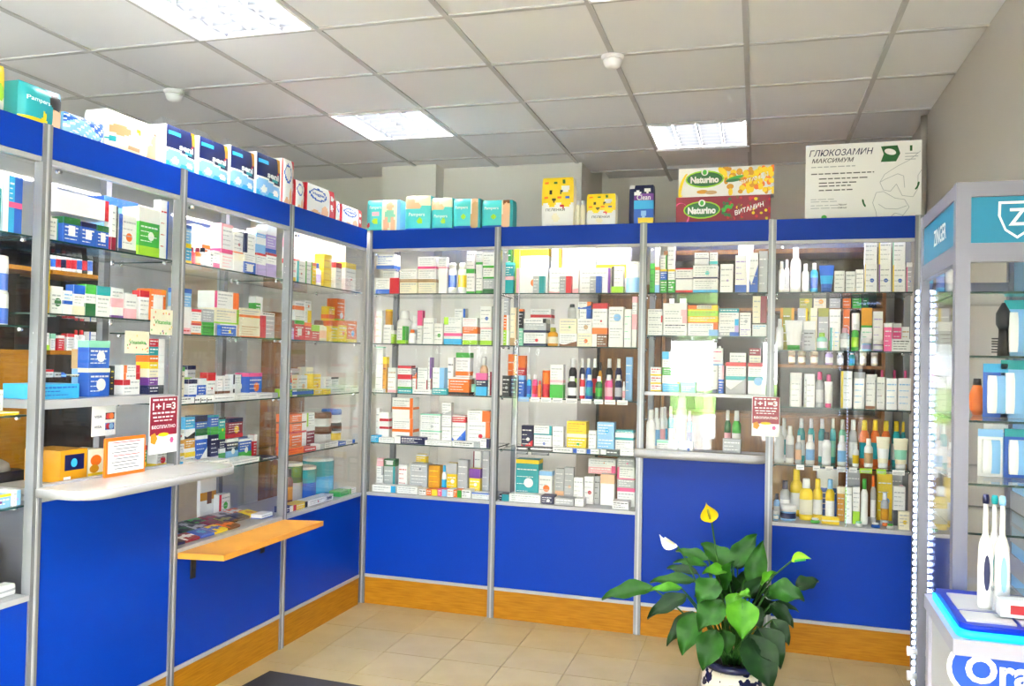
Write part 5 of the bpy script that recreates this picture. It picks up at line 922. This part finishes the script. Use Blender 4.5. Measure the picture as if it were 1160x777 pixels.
# ------------------------------------------------------------------ toothbrush stand
SZ = .85; sx0, sx1, sy0, sy1 = 2.692, 3.08, -2.43, -2.04
st = empty('toothbrush_stand', ((sx0 + sx1) / 2, sy0, 0)); tag(st, 'blue and white toothbrush display stand in front of the kiosk', 'display stand'); hw = (sx1 - sx0) / 2; sdp = sy1 - sy0
boxobj('top', -hw, hw, 0, sdp, SZ - .035, SZ, 'kiosk_white', st); boxobj('front_panel', -hw + .012, hw - .012, .012, .03, .02, SZ - .036, 'kiosk_blue', st); boxobj('side_panel', -hw + .012, -hw + .028, .031, sdp - .05, .02, SZ - .036, 'gy', st); boxobj('side_panel', hw - .028, hw - .012, .031, sdp - .01, .02, SZ - .036, 'gy', st); boxobj('side_post', -hw + .004, -hw + .03, sdp - .049, sdp - .01, 0, SZ - .036, 'kiosk_white', st); boxobj('base', -hw + .03, hw - .03, .031, sdp - .02, 0, .06, 'kiosk_white', st)
def oval(rx, rz, y, c): e = MB(); e.ell(0, 0, rx, rz, y, c, 40); return e
lz = aty(1150, 765, sy0).z; lx = -.058
def stadium(w_, h_, y, k_):
    e = MB(); pts = [(w_ + h_ * math.cos(a), h_ * math.sin(a)) for a in [-PI / 2 + PI * i / 12 for i in range(13)]] + [(-w_ - h_ * math.cos(a), -h_ * math.sin(a)) for a in [-PI / 2 + PI * i / 12 for i in range(13)]]
    e.face([(x, y, z) for x, z in pts], k_); return e
lg_ = stadium(.085, .062, .0108, 'w'); l1 = lg_.obj('logo_plate', st); l1.location = (lx, 0, lz); l2 = stadium(.083, .054, .0104, 'oral').obj('logo_field', st); l2.location = (lx, 0, lz)
lettering(st, 'Oral-B', lx, lz, .22, .062, .0098, 'w', .03)
# tray with glowing rim
tr = empty('display_tray', (sx0 + hw, sy0 + .01, SZ + .0005)); tag(tr, 'blue tray with glowing cyan rim on top of the toothbrush stand', 'tray')
mb = MB(); mb.prism(rounded(-hw + .012, hw - .0, .0, .33, .03, True, False), 0, .016, 'cyan_glow', True); mb.obj('rim', tr); mb = MB(); mb.prism(rounded(-hw + .018, hw - .006, .006, .324, .03, True, False), .0165, .03, 'kiosk_blue', True); mb.obj('bed', tr)
for q, (x0, x1, y0_, y1_) in enumerate(((-.16, -.06, .03, .11), (-.05, .06, .03, .11), (-.16, -.06, .13, .27), (-.05, .06, .2, .3))): MB().prism([(x0, y0_), (x1, y0_), (x1, y1_), (x0, y1_)], .0302, .034, 'gy').obj('insert_card', tr)
tz = SZ + .0005 + .0345
def tb(px_, yt, Y, body, accent, label):
    p = aty(px_, yt, Y); H = p.z - tz; o = empty('electric_toothbrush', (p.x, Y, tz)); tag(o, label, 'toothbrush', 'electric toothbrushes on the tray')
    MB().lathe([(.014, 0), (.017, .01), (.017, H * .35), (.015, H * .55), (.010, H * .62)], body, 14).obj('handle', o); MB().lathe([(.010, H * .62), (.006, H * .66), (.005, H * .92)], 'w', 10).obj('neck', o)
    MB().lathe([(.007, H * .92), (.008, H * .96), (.006, H)], accent, 10).obj('brush_head', o); g = MB(); g.ell(0, H * .32, .007, H * .16, -.0178, accent, 12); g.obj('grip_panel', o)
tb(1117, 560, -2.27, 'w', 'nv', 'white electric toothbrush at the left of the tray'); tb(1127, 561, -2.21, 'w', 'te', 'white and teal electric toothbrush in the middle of the tray'); tb(1136, 562, -2.27, 'w', 'lb', 'white and pale blue electric toothbrush at the right of the tray')
p = aty(1143, 655, -2.33); o = MB().box(-.03, .05, 0, .05, 0, .06, 'clear_plastic').obj('clear_box', None, (p.x, -2.35, tz)); mb = MB(); mb.box(-.02, .04, .005, .045, .002, .04, 'w'); mb.rect(0, .03, .01, .03, .0045, 'r'); mb.obj('contents', o); tag(o, 'clear plastic box with white and red contents on the tray', 'box')
# ------------------------------------------------------------------ plant
PX, PY = 2.155, -.9
pl = empty('potted_peace_lily', (PX, PY, 0)); tag(pl, 'leafy green peace lily in a cream and navy floral pot on the floor', 'potted plant')
MB().lathe([(.075, 0), (.085, .01), (.115, .07), (.128, .13), (.122, .18), (.108, .205)], 'pot', 32).obj('pot', pl); MB().lathe([(.108, .205), (.118, .213), (.118, .232), (.104, .238), (.098, .232), (.095, .2)], 'navy_rim', 32).obj('pot_rim', pl); MB().lathe([(.1, .19), (.1, .215)], 'soil', 24).obj('soil', pl)
def lcr(x, y, Y): return aty(660 + x / 3.423, 550 + y / 3.423, Y) - Vector((PX, PY, 0))
def leaf(bx, by, tx, ty, wpx, Yb, Yt, mat, droop=.25, parent=pl):
    b = lcr(bx, by, Yb); t = lcr(tx, ty, Yt); L = (t - b).length; wd = wpx / 3.423 / 961 * 3.75; d = (t - b).normalized()
    view = (CAM - (b + Vector((PX, PY, 0)))).normalized(); nrm = (view * .7 + Vector((0, 0, .7))); side = d.cross(nrm).normalized(); nr = side.cross(d).normalized()
    mb = MB(); N = 10; rows = []
    for i in range(N + 1):
        s = i / N; wv = (math.sin(PI * s ** .8) ** .9) * (1 - .25 * s) * 1.18 if 0 < i < N else .02
        c = b + d * (L * s) + nr * (L * droop * (4 * s * (1 - s)) * .35)
        rows.append([c + side * (wd / 2 * wv * k) + nr * ((.09 * wd * math.sin(13 * s + k * 3) * abs(k)) + abs(k) * wd * .2) for k in (-1, -.5, 0, .5, 1)])
    mb.grid(rows, lambda i, j: mat)
    o = mb.obj('leaf', parent)
    base = Vector((random.uniform(-.04, .04), random.uniform(-.03, .04), .21)); mid = (base + b) / 2 + Vector((0, 0, .05)) 
    pts = [base * (1 - s) ** 2 + mid * 2 * s * (1 - s) + b * s ** 2 for s in [i / 6 for i in range(7)]] + [b + d * (L * s) + nr * (L * droop * (4 * s * (1 - s)) * .35 - .0015) for s in (.2, .45, .7)]
    MB().tube(pts, [.0035] * 6 + [.003, .0025, .002, .0012], 'stem', 6).obj('leaf_stalk', o)
    return o
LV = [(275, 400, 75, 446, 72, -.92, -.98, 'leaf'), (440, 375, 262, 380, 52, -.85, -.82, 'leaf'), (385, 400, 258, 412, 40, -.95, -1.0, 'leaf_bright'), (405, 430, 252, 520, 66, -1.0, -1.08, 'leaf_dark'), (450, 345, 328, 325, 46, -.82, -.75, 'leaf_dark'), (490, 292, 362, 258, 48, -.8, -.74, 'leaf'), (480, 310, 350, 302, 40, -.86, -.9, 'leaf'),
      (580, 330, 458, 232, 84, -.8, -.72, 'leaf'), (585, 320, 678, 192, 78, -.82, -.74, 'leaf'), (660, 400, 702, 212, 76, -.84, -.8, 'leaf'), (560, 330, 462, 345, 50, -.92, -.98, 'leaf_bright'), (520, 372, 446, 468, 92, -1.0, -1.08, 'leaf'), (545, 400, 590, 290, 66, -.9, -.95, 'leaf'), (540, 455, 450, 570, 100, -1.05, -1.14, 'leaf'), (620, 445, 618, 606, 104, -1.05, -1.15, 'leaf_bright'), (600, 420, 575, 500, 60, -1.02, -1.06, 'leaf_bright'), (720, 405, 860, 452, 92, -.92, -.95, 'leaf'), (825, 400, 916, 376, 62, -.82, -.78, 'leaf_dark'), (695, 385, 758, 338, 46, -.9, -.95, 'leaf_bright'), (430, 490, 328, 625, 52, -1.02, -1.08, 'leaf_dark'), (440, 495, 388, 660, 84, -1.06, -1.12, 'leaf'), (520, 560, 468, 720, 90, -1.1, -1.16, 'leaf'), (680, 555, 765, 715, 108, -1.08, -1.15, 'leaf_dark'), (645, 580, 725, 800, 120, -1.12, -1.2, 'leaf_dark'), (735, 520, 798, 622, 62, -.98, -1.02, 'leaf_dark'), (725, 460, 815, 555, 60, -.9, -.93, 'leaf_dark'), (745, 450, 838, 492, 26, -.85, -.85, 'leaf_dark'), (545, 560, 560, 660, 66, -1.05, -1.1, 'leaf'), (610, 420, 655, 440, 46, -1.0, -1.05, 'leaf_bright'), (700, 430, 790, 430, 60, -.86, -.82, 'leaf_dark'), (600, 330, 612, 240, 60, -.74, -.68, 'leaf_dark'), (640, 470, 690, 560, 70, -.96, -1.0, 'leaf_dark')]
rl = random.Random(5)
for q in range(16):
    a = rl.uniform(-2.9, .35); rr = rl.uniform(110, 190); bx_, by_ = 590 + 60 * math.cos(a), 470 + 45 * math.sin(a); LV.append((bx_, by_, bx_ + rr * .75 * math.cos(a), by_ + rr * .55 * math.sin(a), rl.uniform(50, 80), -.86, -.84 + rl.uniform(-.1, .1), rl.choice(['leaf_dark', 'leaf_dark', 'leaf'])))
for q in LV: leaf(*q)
def flower(path, col, bx, by, tx, ty, wpx, Y, spadix, open_=.5):
    o = empty('flower', parent=pl); pts = [lcr(x, y, Y) for x, y in path]; MB().tube([Vector((0, .02, .21))] + pts, .0035, 'stem', 7).obj('flower_stem', o)
    b = lcr(bx, by, Y); t = lcr(tx, ty, Y - .02); d = (t - b); L = d.length; d.normalize(); view = (CAM - (b + Vector((PX, PY, 0)))).normalized(); side = d.cross(view).normalized(); nr = side.cross(d); wd = wpx / 3.423 / 961 * 3.75; mb = MB(); rows = []
    for i in range(9):
        s = i / 8; wv = max(.04, math.sin(PI * s ** .7)); c = b + d * (L * s) + side * (open_ * L * .18 * math.sin(PI * s)); rows.append([c + side * (wd / 2 * wv * k) + nr * (wd * .3 * (abs(k) - .5)) for k in (-1, -.5, 0, .5, 1)])
    mb.grid(rows, lambda i, j: col)
    mb.obj('spathe', o); MB().tube([b + nr * .008 + d * (L * .2), b + nr * .012 + d * (L * .75)], .005, spadix, 8).obj('spadix', o)
flower([(540, 450), (525, 300), (500, 140)], 'y', 497, 140, 480, 70, 66, -.85, 'ol', 0)
flower([(470, 450), (410, 300), (368, 235)], 'w', 368, 236, 298, 190, 34, -.95, 'cr', -1.2)
flower([(650, 480), (740, 350), (808, 294)], 'li', 810, 294, 886, 284, 32, -.88, 'g', -1.2)
# ------------------------------------------------------------------ labels for the products
from collections import defaultdict
def finish():
    def full(p, lv):
        d = p[2] if len((p[2] + ' ' + p[3]).split()) + (3 if lv > 0 and p[4] else 0) + (3 if lv > 1 else 0) <= 15 else p[1]
        pre = '' if p[3].startswith(('on ', 'lying')) else 'on '
        return d + (' ' + pre + p[3] if pre == '' else ', ' + p[3])
    g = defaultdict(list)
    for p in PROD: g[full(p, 0)].append(p)
    for lab, ps in g.items():
        if len(ps) == 1: ps[0][0]['label'] = lab
        else:
            g2 = defaultdict(list)
            for p in ps: g2[full(p, 1) + (', ' + p[4] if p[4] else '')].append(p)
            for l2, qs in g2.items():
                if len(qs) == 1: qs[0][0]['label'] = l2
                else:
                    qs.sort(key=lambda p: p[5])
                    for i, p in enumerate(qs): p[0]['label'] = full(p, 2) + (', ' + p[4] if p[4] else '') + ', ' + ORD[min(i, 17)] + ' from left'
    seen = defaultdict(int)
    for p in PROD: seen[p[0]['label']] += 1; p[0]['category'] = p[6]; p[0]['group'] = p[6] + 's, ' + p[3]
    for l, n in seen.items():
        if n > 1: print('DUP', n, l)
    for p in PROD:
        if len(p[0]['label'].split()) > 16: p[0]['label'] = p[0]['label'].replace(' from stack bottom', ' in stack').replace(' and ', ' ').replace('lowest in stack', 'lowest').replace('topmost in stack', 'topmost').replace('middle of stack', 'middle')
        if len(p[0]['label'].split()) > 16: print('LONG', p[0]['label'])
    print('PRODUCTS', len(PROD))
finish()
PARTLAB = dict(fascia='blue header panel', plinth='orange wood plinth board', front_panel='plain blue panel', post='grey aluminium post', light_strip='white light strip', header='teal header with white emblem', side_header='teal header with white letters', led_strip='strip of white lights', pot='cream pot with navy floral print', pot_rim='navy glazed rim', counter_edge='rounded pale counter edge', rim='glowing cyan rim', carry_handle='clear plastic carry handle', fluorescent_tube='glowing white tube')
for o in bpy.data.objects:
    if o.parent and o.name.split('.')[0] in PARTLAB and 'label' not in o: o['label'] = PARTLAB[o.name.split('.')[0]]
